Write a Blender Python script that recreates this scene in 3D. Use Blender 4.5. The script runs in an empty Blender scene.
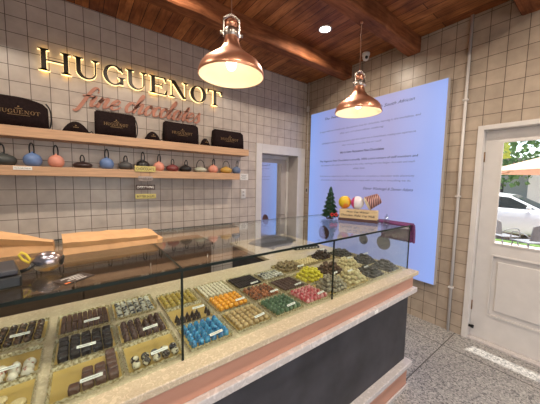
import bpy, bmesh, math, random
from mathutils import Vector, Matrix, Euler
random.seed(7)
PI = math.pi
SC = bpy.context.scene
COL = SC.collection

# ------------------------------------------------------------------ materials
def nt(name):
    m = bpy.data.materials.new(name); m.use_nodes = True
    t = m.node_tree; t.nodes.clear()
    out = t.nodes.new('ShaderNodeOutputMaterial')
    return m, t, out
def rgba(c): return (c[0], c[1], c[2], 1)
def mat(name, col, rough=.5, metal=0, var=.12, scale=20, bump=0, emit=None, estr=0, spec=.5, stretch=(1, 1, 1), coat=0, col2=None, detail=4):
    m, t, out = nt(name)
    p = t.nodes.new('ShaderNodeBsdfPrincipled')
    p.inputs['Roughness'].default_value = rough
    p.inputs['Metallic'].default_value = metal
    p.inputs['Specular IOR Level'].default_value = spec
    p.inputs['Coat Weight'].default_value = coat
    tc = t.nodes.new('ShaderNodeTexCoord'); mp = t.nodes.new('ShaderNodeMapping')
    mp.inputs['Scale'].default_value = stretch
    t.links.new(tc.outputs['Object'], mp.inputs['Vector'])
    n = t.nodes.new('ShaderNodeTexNoise'); n.inputs['Scale'].default_value = scale; n.inputs['Detail'].default_value = detail
    t.links.new(mp.outputs[0], n.inputs['Vector'])
    r = t.nodes.new('ShaderNodeValToRGB')
    a = [max(0, c*(1-var)) for c in col]; b = [min(1, c*(1+var)) for c in col]
    if col2: a, b = col, col2
    r.color_ramp.elements[0].color = rgba(a); r.color_ramp.elements[1].color = rgba(b)
    r.color_ramp.elements[0].position = .3; r.color_ramp.elements[1].position = .7
    t.links.new(n.outputs['Fac'], r.inputs['Fac'])
    t.links.new(r.outputs['Color'], p.inputs['Base Color'])
    if bump:
        bn = t.nodes.new('ShaderNodeBump'); bn.inputs['Strength'].default_value = bump; bn.inputs['Distance'].default_value = .01
        t.links.new(n.outputs['Fac'], bn.inputs['Height']); t.links.new(bn.outputs[0], p.inputs['Normal'])
    if emit:
        p.inputs['Emission Color'].default_value = rgba(emit); p.inputs['Emission Strength'].default_value = estr
    t.links.new(p.outputs[0], out.inputs['Surface'])
    return m
def glass_mat(name, tint=(.93, .97, .95), ior=1.5, boost=1.0):
    m, t, out = nt(name)
    tr = t.nodes.new('ShaderNodeBsdfTransparent'); tr.inputs[0].default_value = rgba(tint)
    gl = t.nodes.new('ShaderNodeBsdfGlossy'); gl.inputs['Roughness'].default_value = 0.0
    gl.inputs['Color'].default_value = (1, 1, 1, 1)
    geo = t.nodes.new('ShaderNodeNewGeometry')
    ma = t.nodes.new('ShaderNodeMath'); ma.operation = 'MULTIPLY_ADD'
    t.links.new(geo.outputs['Backfacing'], ma.inputs[0]); ma.inputs[1].default_value = 1/ior-ior; ma.inputs[2].default_value = ior
    fr = t.nodes.new('ShaderNodeFresnel'); t.links.new(ma.outputs[0], fr.inputs['IOR'])
    mb = t.nodes.new('ShaderNodeMath'); mb.operation = 'MULTIPLY'; mb.use_clamp = True; mb.inputs[1].default_value = boost
    t.links.new(fr.outputs[0], mb.inputs[0])
    mx = t.nodes.new('ShaderNodeMixShader')
    t.links.new(mb.outputs[0], mx.inputs[0]); t.links.new(tr.outputs[0], mx.inputs[1]); t.links.new(gl.outputs[0], mx.inputs[2])
    t.links.new(mx.outputs[0], out.inputs['Surface'])
    return m
TS = .14
def tile_mat(name, axis, u0, v0, c1, c2, mortar):
    m, t, out = nt(name)
    p = t.nodes.new('ShaderNodeBsdfPrincipled')
    tc = t.nodes.new('ShaderNodeTexCoord'); sx = t.nodes.new('ShaderNodeSeparateXYZ'); cx = t.nodes.new('ShaderNodeCombineXYZ')
    t.links.new(tc.outputs['Object'], sx.inputs[0])
    def off(sock, o, dst):
        a = t.nodes.new('ShaderNodeMath'); a.operation = 'SUBTRACT'; a.inputs[1].default_value = o
        t.links.new(sock, a.inputs[0]); t.links.new(a.outputs[0], dst)
    off(sx.outputs[axis], u0, cx.inputs[0]); off(sx.outputs[2], v0, cx.inputs[1])
    br = t.nodes.new('ShaderNodeTexBrick'); br.offset = 0; br.squash = 1
    br.inputs['Scale'].default_value = 1; br.inputs['Brick Width'].default_value = TS; br.inputs['Row Height'].default_value = TS
    br.inputs['Mortar Size'].default_value = .0030; br.inputs['Mortar Smooth'].default_value = .2
    br.inputs['Color1'].default_value = rgba(c1); br.inputs['Color2'].default_value = rgba(c2); br.inputs['Mortar'].default_value = rgba(mortar)
    t.links.new(cx.outputs[0], br.inputs['Vector'])
    n = t.nodes.new('ShaderNodeTexNoise'); n.inputs['Scale'].default_value = 9; n.inputs['Detail'].default_value = 5
    t.links.new(tc.outputs['Object'], n.inputs['Vector'])
    mx = t.nodes.new('ShaderNodeMix'); mx.data_type = 'RGBA'; mx.blend_type = 'OVERLAY'; mx.inputs[0].default_value = .3
    t.links.new(br.outputs['Color'], mx.inputs[6]); t.links.new(n.outputs['Fac'], mx.inputs[7])
    hs = t.nodes.new('ShaderNodeHueSaturation'); hs.inputs['Saturation'].default_value = 1.0
    t.links.new(mx.outputs[2], hs.inputs['Color'])
    t.links.new(hs.outputs[0], p.inputs['Base Color'])
    p.inputs['Roughness'].default_value = .33
    ad = t.nodes.new('ShaderNodeMath'); ad.operation = 'MULTIPLY_ADD'; ad.inputs[1].default_value = -1.2
    n2 = t.nodes.new('ShaderNodeTexNoise'); n2.inputs['Scale'].default_value = 6
    t.links.new(tc.outputs['Object'], n2.inputs['Vector'])
    t.links.new(br.outputs['Fac'], ad.inputs[0]); t.links.new(n2.outputs['Fac'], ad.inputs[2])
    b = t.nodes.new('ShaderNodeBump'); b.inputs['Strength'].default_value = .35; b.inputs['Distance'].default_value = .004
    t.links.new(ad.outputs[0], b.inputs['Height']); t.links.new(b.outputs[0], p.inputs['Normal'])
    t.links.new(p.outputs[0], out.inputs['Surface'])
    return m
def plank_mat(name, c1, c2, gap, width=.115, length=2.1, swap=True, rough=.45, knots=True):
    m, t, out = nt(name)
    p = t.nodes.new('ShaderNodeBsdfPrincipled'); p.inputs['Roughness'].default_value = rough; p.inputs['Specular IOR Level'].default_value = .2
    tc = t.nodes.new('ShaderNodeTexCoord'); sx = t.nodes.new('ShaderNodeSeparateXYZ'); cx = t.nodes.new('ShaderNodeCombineXYZ')
    t.links.new(tc.outputs['Object'], sx.inputs[0])
    t.links.new(sx.outputs[1 if swap else 0], cx.inputs[0]); t.links.new(sx.outputs[0 if swap else 1], cx.inputs[1]); t.links.new(sx.outputs[2], cx.inputs[2])
    br = t.nodes.new('ShaderNodeTexBrick'); br.offset = .43; br.inputs['Scale'].default_value = 1
    br.inputs['Brick Width'].default_value = length; br.inputs['Row Height'].default_value = width
    br.inputs['Mortar Size'].default_value = .003 if gap else 0; br.inputs['Bias'].default_value = 0
    br.inputs['Color1'].default_value = rgba(c1); br.inputs['Color2'].default_value = rgba(c2)
    br.inputs['Mortar'].default_value = rgba(gap or c1)
    t.links.new(cx.outputs[0], br.inputs['Vector'])
    mp = t.nodes.new('ShaderNodeMapping'); mp.inputs['Scale'].default_value = (1.6, 14, 14)
    t.links.new(cx.outputs[0], mp.inputs['Vector'])
    n = t.nodes.new('ShaderNodeTexNoise'); n.inputs['Scale'].default_value = 2.2; n.inputs['Detail'].default_value = 8; n.inputs['Roughness'].default_value = .65
    n.inputs['Distortion'].default_value = .6
    t.links.new(mp.outputs[0], n.inputs['Vector'])
    r = t.nodes.new('ShaderNodeValToRGB')
    r.color_ramp.elements[0].position = .33; r.color_ramp.elements[0].color = (.38, .3, .26, 1)
    r.color_ramp.elements[1].position = .62; r.color_ramp.elements[1].color = (1, 1, 1, 1)
    t.links.new(n.outputs['Fac'], r.inputs['Fac'])
    mx = t.nodes.new('ShaderNodeMix'); mx.data_type = 'RGBA'; mx.blend_type = 'MULTIPLY'; mx.inputs[0].default_value = .85
    t.links.new(br.outputs['Color'], mx.inputs[6]); t.links.new(r.outputs['Color'], mx.inputs[7])
    last = mx.outputs[2]
    if knots:
        n3 = t.nodes.new('ShaderNodeTexNoise'); n3.inputs['Scale'].default_value = 3.1; n3.inputs['Detail'].default_value = 3
        t.links.new(tc.outputs['Object'], n3.inputs['Vector'])
        r3 = t.nodes.new('ShaderNodeValToRGB'); r3.color_ramp.elements[0].position = .36; r3.color_ramp.elements[1].position = .56
        r3.color_ramp.elements[0].color = (.42, .36, .34, 1); r3.color_ramp.elements[1].color = (1, 1, 1, 1)
        t.links.new(n3.outputs['Fac'], r3.inputs['Fac'])
        m3 = t.nodes.new('ShaderNodeMix'); m3.data_type = 'RGBA'; m3.blend_type = 'MULTIPLY'; m3.inputs[0].default_value = .75
        t.links.new(last, m3.inputs[6]); t.links.new(r3.outputs['Color'], m3.inputs[7]); last = m3.outputs[2]
    t.links.new(last, p.inputs['Base Color'])
    b = t.nodes.new('ShaderNodeBump'); b.inputs['Strength'].default_value = .4; b.inputs['Distance'].default_value = .004
    t.links.new(n.outputs['Fac'], b.inputs['Height']); t.links.new(b.outputs[0], p.inputs['Normal'])
    t.links.new(p.outputs[0], out.inputs['Surface'])
    return m
def terrazzo_mat():
    m, t, out = nt('terrazzo')
    p = t.nodes.new('ShaderNodeBsdfPrincipled'); p.inputs['Roughness'].default_value = .42
    tc = t.nodes.new('ShaderNodeTexCoord')
    v = t.nodes.new('ShaderNodeTexVoronoi'); v.inputs['Scale'].default_value = 95
    t.links.new(tc.outputs['Object'], v.inputs['Vector'])
    sp = t.nodes.new('ShaderNodeSeparateColor'); t.links.new(v.outputs['Color'], sp.inputs[0])
    r = t.nodes.new('ShaderNodeValToRGB'); r.color_ramp.interpolation = 'CONSTANT'
    e = r.color_ramp.elements; e[0].position = 0; e[0].color = (.12, .12, .125, 1); e[1].position = .13; e[1].color = (.30, .29, .28, 1)
    for pos, c in ((.45, (.38, .365, .35, 1)), (.66, (.25, .245, .245, 1)), (.8, (.47, .45, .43, 1)), (.94, (.18, .17, .17, 1))):
        x = e.new(pos); x.color = c
    t.links.new(sp.outputs[0], r.inputs['Fac'])
    br = t.nodes.new('ShaderNodeTexBrick'); br.offset = 0; br.inputs['Scale'].default_value = 1
    br.inputs['Brick Width'].default_value = 1.4; br.inputs['Row Height'].default_value = 1.4; br.inputs['Mortar Size'].default_value = .005
    mp = t.nodes.new('ShaderNodeMapping'); mp.inputs['Location'].default_value = (.35, 2.40, 0)
    t.links.new(tc.outputs['Object'], mp.inputs['Vector']); t.links.new(mp.outputs[0], br.inputs['Vector'])
    mx = t.nodes.new('ShaderNodeMix'); mx.data_type = 'RGBA'
    t.links.new(br.outputs['Fac'], mx.inputs[0]); t.links.new(r.outputs['Color'], mx.inputs[6]); mx.inputs[7].default_value = (.07, .065, .06, 1)
    t.links.new(mx.outputs[2], p.inputs['Base Color']); t.links.new(p.outputs[0], out.inputs['Surface'])
    return m
def marble_mat(name, base, vein, scale=7):
    m, t, out = nt(name)
    p = t.nodes.new('ShaderNodeBsdfPrincipled'); p.inputs['Roughness'].default_value = .25
    tc = t.nodes.new('ShaderNodeTexCoord')
    n = t.nodes.new('ShaderNodeTexNoise'); n.inputs['Scale'].default_value = scale; n.inputs['Detail'].default_value = 8; n.inputs['Distortion'].default_value = 1.4
    t.links.new(tc.outputs['Object'], n.inputs['Vector'])
    r = t.nodes.new('ShaderNodeValToRGB'); e = r.color_ramp.elements
    e[0].position = .35; e[0].color = rgba(base); e[1].position = .62; e[1].color = rgba([min(1, c*1.15) for c in base])
    x = e.new(.5); x.color = rgba(vein)
    t.links.new(n.outputs['Fac'], r.inputs['Fac']); t.links.new(r.outputs['Color'], p.inputs['Base Color'])
    t.links.new(p.outputs[0], out.inputs['Surface'])
    return m
def two_tone(name, c1, c2, scale=30, thr=.5, rough=.35, kind='noise', soft=.03, spec=.5, obj_rand=False, coat=0, metal=0, bump=0):
    m, t, out = nt(name)
    p = t.nodes.new('ShaderNodeBsdfPrincipled'); p.inputs['Roughness'].default_value = rough; p.inputs['Specular IOR Level'].default_value = spec
    p.inputs['Coat Weight'].default_value = coat; p.inputs['Metallic'].default_value = metal
    tc = t.nodes.new('ShaderNodeTexCoord')
    vec = tc.outputs['Object']
    if obj_rand:
        oi = t.nodes.new('ShaderNodeObjectInfo'); va = t.nodes.new('ShaderNodeVectorMath'); va.operation = 'ADD'
        mu = t.nodes.new('ShaderNodeMath'); mu.operation = 'MULTIPLY'; mu.inputs[1].default_value = 37
        t.links.new(oi.outputs['Random'], mu.inputs[0]); t.links.new(vec, va.inputs[0]); t.links.new(mu.outputs[0], va.inputs[1]); vec = va.outputs[0]
    if kind == 'wave':
        n = t.nodes.new('ShaderNodeTexWave'); n.inputs['Scale'].default_value = scale; n.inputs['Distortion'].default_value = 2
    else:
        n = t.nodes.new('ShaderNodeTexNoise'); n.inputs['Scale'].default_value = scale; n.inputs['Detail'].default_value = 3
    t.links.new(vec, n.inputs['Vector'])
    r = t.nodes.new('ShaderNodeValToRGB'); e = r.color_ramp.elements
    e[0].position = thr-soft; e[0].color = rgba(c1); e[1].position = thr+soft; e[1].color = rgba(c2)
    t.links.new(n.outputs['Fac'], r.inputs['Fac']); t.links.new(r.outputs['Color'], p.inputs['Base Color'])
    if bump:
        bn = t.nodes.new('ShaderNodeBump'); bn.inputs['Strength'].default_value = bump; bn.inputs['Distance'].default_value = .005
        t.links.new(n.outputs['Fac'], bn.inputs['Height']); t.links.new(bn.outputs[0], p.inputs['Normal'])
    t.links.new(p.outputs[0], out.inputs['Surface'])
    return m

M = {}
M['tile_b'] = tile_mat('wall_tiles_back', 0, -26.544*TS, 21.75*TS-TS*40, (.50, .43, .375), (.56, .485, .425), (.12, .09, .07))
M['tile_r'] = tile_mat('wall_tiles_right_dimmed', 1, -19.748*TS-TS*20, (21.75-.173)*TS-TS*40, (.40, .325, .255), (.46, .375, .295), (.11, .08, .06))  # right wall's dimmer light put into a darker tile colour
M['plaster'] = mat('plaster', (.22, .19, .17), .8, scale=5)
M['ceil'] = plank_mat('ceiling_boards', (.27, .088, .030), (.58, .235, .08), (.018, .006, .003))
M['beam'] = plank_mat('beam_wood', (.26, .09, .036), (.34, .125, .05), None, width=.4, length=9, swap=False, rough=.7)
M['terrazzo'] = terrazzo_mat()
M['marble'] = marble_mat('marble_cream', (.56, .465, .34), (.49, .40, .285), 60)
M['stone'] = marble_mat('stone_moulding', (.57, .53, .52), (.52, .48, .47), 26)
M['copper_band'] = mat('copper_laminate', (.62, .32, .225), .34, .35, .06, 3, stretch=(1, 8, 8))
M['panel'] = mat('dark_slate_panel', (.035, .034, .042), .55, 0, .35, 6)
M['oak'] = mat('shelf_oak', (.52, .315, .185), .5, 0, .14, 5, stretch=(1, 14, 14))
M['white_wood'] = mat('white_painted_wood', (.68, .65, .63), .45, 0, .04, 9)
M['grey_wood'] = mat('grey_painted_wood', (.50, .455, .43), .45, 0, .05, 9)
M['glass'] = glass_mat('display_glass')
M['glass_f'] = glass_mat('display_glass_front', (.93, .97, .95), 1.33)
M['door_glass'] = glass_mat('door_glass', (.97, .98, .98), 1.45)
M['mirror_glass'] = glass_mat('inner_door_glass', (.35, .37, .4), 1.5, 17.0)
M['edge'] = mat('glass_edge_green', (.005, .011, .008), .4, 0, .4, 40, spec=.3)
M['copper'] = mat('brushed_copper', (.74, .36, .23), .36, .9, .06, 4, stretch=(3, 3, 30))
M['cream_in'] = mat('cream_enamel', (.85, .77, .6), .6, 0, .02, 9)
M['steel'] = mat('brushed_steel', (.55, .5, .46), .3, 1, .08, 20)
M['cord'] = mat('cloth_cord', (.30, .14, .08), .8)
M['letter'] = mat('dark_bronze', (.035, .026, .016), .35, .3, .15, 20)
M['halo'] = mat('letter_backlight', (1, .8, .4), .5, emit=(1, .74, .36), estr=1.7)
M['script'] = mat('copper_script', (.50, .22, .15), .4, .1, .08, 10)
M['bulb'] = mat('bulb_glow', (1, .95, .85), .5, emit=(1, .84, .6), estr=5)
M['down'] = mat('downlight_glow', (1, 1, 1), .5, emit=(1, .9, .78), estr=16)
M['white'] = mat('white_plastic', (.75, .73, .7), .4, 0, .03)
M['grey_pl'] = mat('grey_plastic', (.32, .3, .28), .4, 0, .05)
M['black'] = mat('black_plastic', (.012, .011, .011), .35, 0, .3)
M['inkd'] = mat('printed_ink_dark', (.03, .03, .07), .6, 0, .05)
M['ink'] = mat('printed_ink', (.16, .16, .30), .6, 0, .05)
M['tagink'] = mat('tag_ink', (.05, .04, .04), .6)
M['gold'] = mat('gold_print', (.24, .145, .06), .4, .4, .1)
M['bagcloth'] = mat('black_brown_cloth', (.016, .009, .009), .85, 0, .3, 60, bump=.2, spec=.12)
M['kraft'] = mat('kraft_paper', (.56, .33, .16), .75, 0, .1, 14, bump=.5)
M['gold_card'] = mat('gold_card', (.52, .36, .11), .35, .3, .08, 12)
M['lace'] = two_tone('lace_edge', (.30, .23, .10), (.60, .53, .36), 120, .48, .4, soft=.06, metal=.2)
M['paper'] = mat('white_card', (.78, .76, .72), .6, 0, .03)
M['brown_cab'] = mat('brown_cabinet', (.085, .055, .036), .5, 0, .12, 4, stretch=(1, 1, 6))
def screen_mat():
    m, t, out = nt('backlit_panel_print')
    p = t.nodes.new('ShaderNodeBsdfPrincipled'); p.inputs['Base Color'].default_value = (.22, .24, .33, 1); p.inputs['Roughness'].default_value = .5
    p.inputs['Emission Strength'].default_value = 1.0
    tc = t.nodes.new('ShaderNodeTexCoord'); sx = t.nodes.new('ShaderNodeSeparateXYZ'); t.links.new(tc.outputs['Generated'], sx.inputs[0])
    a = t.nodes.new('ShaderNodeMath'); a.operation = 'SUBTRACT'; a.inputs[1].default_value = .5; t.links.new(sx.outputs[1], a.inputs[0])
    b = t.nodes.new('ShaderNodeMath'); b.operation = 'ABSOLUTE'; t.links.new(a.outputs[0], b.inputs[0])
    r = t.nodes.new('ShaderNodeValToRGB'); e = r.color_ramp.elements
    e[0].position = .2; e[0].color = (.165, .165, .385, 1); e[1].position = .5; e[1].color = (.14, .27, .68, 1)
    t.links.new(b.outputs[0], r.inputs['Fac']); t.links.new(r.outputs[0], p.inputs['Emission Color'])
    t.links.new(p.outputs[0], out.inputs['Surface']); return m
M['screen'] = screen_mat()

# ------------------------------------------------------------------ mesh helpers
class MB:
    def __init__(s): s.v = []; s.f = []; s.m = []; s.cur = 0; s.sm = []; s.smooth = False
    def add(s, vs, fs):
        o = len(s.v); s.v += [tuple(v) for v in vs]
        for f in fs: s.f.append([o+i for i in f]); s.m.append(s.cur); s.sm.append(s.smooth)
    def box(s, x0, x1, y0, y1, z0, z1, mx=None):
        vs = [Vector((x, y, z)) for z in (z0, z1) for y in (y0, y1) for x in (x0, x1)]
        if mx: vs = [mx @ v for v in vs]
        s.add(vs, [(0, 2, 3, 1), (4, 5, 7, 6), (0, 1, 5, 4), (2, 6, 7, 3), (0, 4, 6, 2), (1, 3, 7, 5)])
    def rbox(s, x0, x1, y0, y1, z0, z1, r=.004, mx=None, seg=2):
        bm = bmesh.new()
        vs = [bm.verts.new((x, y, z)) for z in (z0, z1) for y in (y0, y1) for x in (x0, x1)]
        for f in [(0, 2, 3, 1), (4, 5, 7, 6), (0, 1, 5, 4), (2, 6, 7, 3), (0, 4, 6, 2), (1, 3, 7, 5)]: bm.faces.new([vs[i] for i in f])
        bmesh.ops.bevel(bm, geom=bm.edges[:], offset=r, segments=seg, affect='EDGES', profile=.5)
        bm.verts.index_update()
        pts = [v.co.copy() for v in bm.verts]
        if mx: pts = [mx @ p for p in pts]
        s.add(pts, [[v.index for v in f.verts] for f in bm.faces]); bm.free()
    def loft(s, rings, cap=True, closed=True):
        n = len(rings[0]); vs = [p for r in rings for p in r]; fs = []
        for i in range(len(rings)-1):
            for j in range(n if closed else n-1):
                k = (j+1) % n
                fs.append((i*n+j, i*n+k, (i+1)*n+k, (i+1)*n+j))
        if cap: fs.append(tuple(reversed(range(n)))); fs.append(tuple((len(rings)-1)*n+j for j in range(n)))
        s.add(vs, fs)
    def lathe(s, prof, c=(0, 0, 0), n=24, mx=None, sx=1, sy=1, cap=True):
        rings = []
        for r, z in prof:
            ring = [Vector((c[0]+r*sx*math.cos(2*PI*j/n), c[1]+r*sy*math.sin(2*PI*j/n), c[2]+z)) for j in range(n)]
            if mx: ring = [mx @ p for p in ring]
            rings.append(ring)
        s.loft(rings, cap)
    def tube(s, pts, r, n=8, closed=False):
        pts = [Vector(p) for p in pts]; rr = r if isinstance(r, (list, tuple)) else [r]*len(pts)
        rings = []; up = Vector((0, 0, 1)); prev = None
        for i, p in enumerate(pts):
            a = pts[i-1] if (i > 0 or closed) else p; b = pts[(i+1) % len(pts)] if (i < len(pts)-1 or closed) else p
            d = (b-a).normalized()
            if prev is None:
                u = d.cross(up)
                if u.length < 1e-3: u = d.cross(Vector((1, 0, 0)))
            else: u = prev - d*prev.dot(d)
            u.normalize(); w = d.cross(u); prev = u
            rings.append([p+u*rr[i]*math.cos(2*PI*j/n)+w*rr[i]*math.sin(2*PI*j/n) for j in range(n)])
        if closed: rings.append(rings[0])
        s.loft(rings, not closed)
    def ball(s, c, r, n=12, m=7, mx=None, jitter=0):
        rx, ry, rz = r if isinstance(r, (list, tuple)) else (r, r, r)
        rings = []
        for i in range(1, m):
            a = PI*i/m
            rings.append([Vector((c[0]+rx*math.sin(a)*math.cos(2*PI*j/n), c[1]+ry*math.sin(a)*math.sin(2*PI*j/n), c[2]-rz*math.cos(a))) for j in range(n)])
        top = Vector((c[0], c[1], c[2]+rz)); bot = Vector((c[0], c[1], c[2]-rz))
        vs = [p for r_ in rings for p in r_]+[bot, top]; k = len(vs)
        if jitter:
            rg = random.Random(len(s.v)+3)
            vs = [v+Vector((rg.uniform(-1, 1), rg.uniform(-1, 1), rg.uniform(-1, 1)))*jitter for v in vs]
        if mx: vs = [mx @ v for v in vs]
        fs = [(i*n+j, i*n+(j+1) % n, (i+1)*n+(j+1) % n, (i+1)*n+j) for i in range(m-2) for j in range(n)]
        fs += [(k-2, (j+1) % n, j) for j in range(n)]+[(k-1, (m-2)*n+j, (m-2)*n+(j+1) % n) for j in range(n)]
        s.add(vs, fs)
    def prism(s, poly, fn, d0, d1):
        """poly: 2-D points, fn(u,v,d) -> 3-D"""
        n = len(poly)
        vs = [fn(u, v, d0) for u, v in poly]+[fn(u, v, d1) for u, v in poly]
        s.add(vs, [tuple(range(n)), tuple(reversed(range(n, 2*n)))]+[(j, j+n, (j+1) % n+n, (j+1) % n) for j in range(n)])
    def build(s, name, mats, parent=None, loc=(0, 0, 0), rot=(0, 0, 0)):
        me = bpy.data.meshes.new(name); me.from_pydata(s.v, [], s.f)
        if not isinstance(mats, (list, tuple)): mats = [mats]
        for m in mats: me.materials.append(M[m] if isinstance(m, str) else m)
        for i, p in enumerate(me.polygons): p.material_index = s.m[i]; p.use_smooth = s.sm[i]
        bm = bmesh.new(); bm.from_mesh(me); bmesh.ops.recalc_face_normals(bm, faces=bm.faces); bm.to_mesh(me); bm.free()
        me.update()
        o = bpy.data.objects.new(name, me); COL.objects.link(o); o.location = loc; o.rotation_euler = rot
        if parent: o.parent = parent
        return o
def S():
    b = MB(); b.smooth = True; return b
def tag(o, label, cat, group=None, kind=None):
    o['label'] = label; o['category'] = cat
    if group: o['group'] = group
    if kind: o['kind'] = kind
    return o
def thing(name, label, cat, loc=(0, 0, 0), rz=0, group=None):
    o = bpy.data.objects.new(name, None); COL.objects.link(o); o.location = loc; o.rotation_euler = (0, 0, rz); o.empty_display_size = .05
    return tag(o, label, cat, group)
def struct(o): o['kind'] = 'structure'; return o
def sempty(name, loc=(0, 0, 0)):
    o = bpy.data.objects.new(name, None); COL.objects.link(o); o.location = loc; o['kind'] = 'structure'; o.empty_display_size = .05; return o
def copy_tree(o, parent=None):
    c = o.copy(); COL.objects.link(c)
    if parent: c.parent = parent
    for ch in list(o.children): copy_tree(ch, c)
    return c
def text(name, body, m, parent, loc, rot, width=None, height=None, shear=0, extr=.0004, bold=0, align='CENTER'):
    cu = bpy.data.curves.new('t', 'FONT'); cu.body = body; cu.size = 1; cu.shear = shear; cu.align_x = align; cu.offset = bold; cu.resolution_u = 3
    to = bpy.data.objects.new('t', cu)
    me = bpy.data.meshes.new_from_object(to); bpy.data.objects.remove(to); bpy.data.curves.remove(cu)
    xs = [v.co.x for v in me.vertices]; ys = [v.co.y for v in me.vertices]
    w = max(xs)-min(xs); h = max(ys)-min(ys)
    s = (width/w) if width else height/h
    sy = height/h if height else s
    x0 = (max(xs)+min(xs))/2; y0 = (max(ys)+min(ys))/2
    for v in me.vertices: v.co = Vector(((v.co.x-x0)*s, (v.co.y-y0)*sy, 0))
    bm = bmesh.new(); bm.from_mesh(me)
    r = bmesh.ops.extrude_face_region(bm, geom=bm.faces[:])
    for e in r['geom']:
        if isinstance(e, bmesh.types.BMVert): e.co.z += extr
    bmesh.ops.recalc_face_normals(bm, faces=bm.faces)
    bm.to_mesh(me); bm.free()
    me.materials.clear(); me.materials.append(M[m])
    for p in me.polygons: p.material_index = 0
    o = bpy.data.objects.new(name, me); COL.objects.link(o); o.parent = parent; o.location = loc; o.rotation_euler = rot
    return o

# ------------------------------------------------------------------ room shell
HZ = 3.331
XL, YF = -5.0, -5.6
b = MB(); b.box(XL, .14, YF, .14, -.08, 0); struct(b.build('floor', 'terrazzo'))
b = MB(); b.box(XL-.12, .12, YF-.1, .12, HZ, HZ+.06); struct(b.build('ceiling', 'ceil'))
# back wall with the inner doorway
DX0, DX1, DZ = -.965, -.175, 2.075
b = MB()
b.box(XL, DX0, 0, .12, 0, HZ); b.box(DX1, .12, 0, .12, 0, HZ); b.box(DX0, DX1, 0, .12, DZ, HZ)
struct(b.build('wall_back', 'tile_b'))
# right wall with the glazed door opening
RY0, RY1, RZ = -2.455, -3.62, 2.215
b = MB()
b.box(0, .12, RY0, 0, 0, HZ); b.box(0, .12, YF, RY1, 0, HZ); b.box(0, .12, RY1, RY0, RZ, HZ)
struct(b.build('wall_right', 'tile_r'))
b = MB(); b.box(XL-.12, XL, YF, .12, 0, HZ); struct(b.build('wall_left', 'plaster'))
# front wall with shop window behind the photographer
b = MB()
wx0, wx1, wz0, wz1 = -3.9, -1.3, .5, 2.55
b.box(XL, wx0, YF-.12, YF, 0, HZ); b.box(wx1, .12, YF-.12, YF, 0, HZ); b.box(wx0, wx1, YF-.12, YF, 0, wz0); b.box(wx0, wx1, YF-.12, YF, wz1, HZ)
struct(b.build('wall_front', 'plaster'))
w = sempty('window_1', (0, 0, 0))
b = MB()
b.box(wx0, wx1, YF-.09, YF-.03, wz0, wz0+.06); b.box(wx0, wx1, YF-.09, YF-.03, wz1-.06, wz1)
for x in (wx0, (wx0+wx1)/2-.03, wx1-.06): b.box(x, x+.06, YF-.09, YF-.03, wz0+.06, wz1-.06)
b.build('window_frame', 'white_wood', w)
b = MB(); b.box(wx0+.06, wx1-.06, YF-.066, YF-.06, wz0+.06, wz1-.06); b.build('window_pane', 'door_glass', w)
# beams
for i, (yc, zb) in enumerate(((-.835, 3.155), (-1.775, 3.165), (-2.775, 3.145))):
    b = MB(); rings = []
    N = 26
    for k in range(N+1):
        x = XL+.001+(-XL-.002)*k/N
        j = lambda a: random.Random(i*991+k*13+a).uniform(-.006, .006)
        y0, y1 = yc-.075+j(1), yc+.075+j(2); z0 = zb+j(3)
        rings.append([(x, y0+.012, z0), (x, y1-.012, z0+j(4)*.4), (x, y1, z0+.015), (x, y1, HZ-.001), (x, y0, HZ-.001), (x, y0, z0+.015)])
    b.loft(rings)
    struct(b.build('trim_%d' % (i+1), 'beam'))
# inner doorway (door_2): casing, lining, inner frame, glazed leaf
d = sempty('door_2')
b = MB(); t0 = -.018
b.rbox(-1.06, DX0+.012, t0, .0, 0, 2.205, .004); b.rbox(DX1-.012, -.02, t0, 0, 0, 2.205, .004); b.rbox(DX0+.012, DX1-.012, t0, 0, DZ-.012, 2.205, .004)
b.build('door_casing', 'white_wood', d)
b = MB(); dd = .30
b.box(DX0-.02, DX0, .12, dd, 0, DZ+.02); b.box(DX1, DX1+.02, .12, dd, 0, DZ+.02); b.box(DX0, DX1, .12, dd, DZ, DZ+.02)
b.box(DX0, DX1, 0, dd, -.02, 0.0)
b.box(DX0+.0, DX0+.004, 0, .12, 0, DZ); b.box(DX1-.004, DX1, 0, .12, 0, DZ); b.box(DX0, DX1, 0, .12, DZ-.004, DZ)
b.build('door_lining', 'grey_wood', d)
b = MB()
b.rbox(DX0+.004, DX0+.05, dd-.06, dd, 0, DZ-.004, .003); b.rbox(DX1-.05, DX1-.004, dd-.06, dd, 0, DZ-.004, .003); b.rbox(DX0+.05, DX1-.05, dd-.06, dd, DZ-.06, DZ-.004, .003)
b.build('inner_frame', 'white_wood', d)
lf = MB(); lx0, lx1 = DX0+.052, DX1-.052
lf.box(lx0, lx0+.05, dd-.04, dd-.005, .01, DZ-.062); lf.box(lx1-.1, lx1, dd-.04, dd-.005, .01, DZ-.062)
lf.box(lx0+.05, lx1-.1, dd-.04, dd-.005, DZ-.13, DZ-.062); lf.box(lx0+.05, lx1-.1, dd-.04, dd-.005, .01, .3)
leaf = lf.build('door_leaf', 'grey_wood', d)
b = MB(); b.box(lx0+.05, lx1-.1, dd-.026, dd-.02, .3, DZ-.13); b.build('glass_pane', 'mirror_glass', leaf)
b = S(); b.tube([(lx1-.05, dd-.04, 1.02), (lx1-.05, dd-.085, 1.02), (lx1-.15, dd-.085, 1.02)], .008); b.build('door_handle', 'steel', leaf)
b = MB(); b.box(DX0-.3, DX1+.3, .9, .95, 0, 2.4); b.box(DX0-.3, DX0-.25, .35, .9, 0, 2.4); b.box(DX1+.25, DX1+.3, .35, .9, 0, 2.4); struct(b.build('wall_storeroom', 'plaster'))

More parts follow.
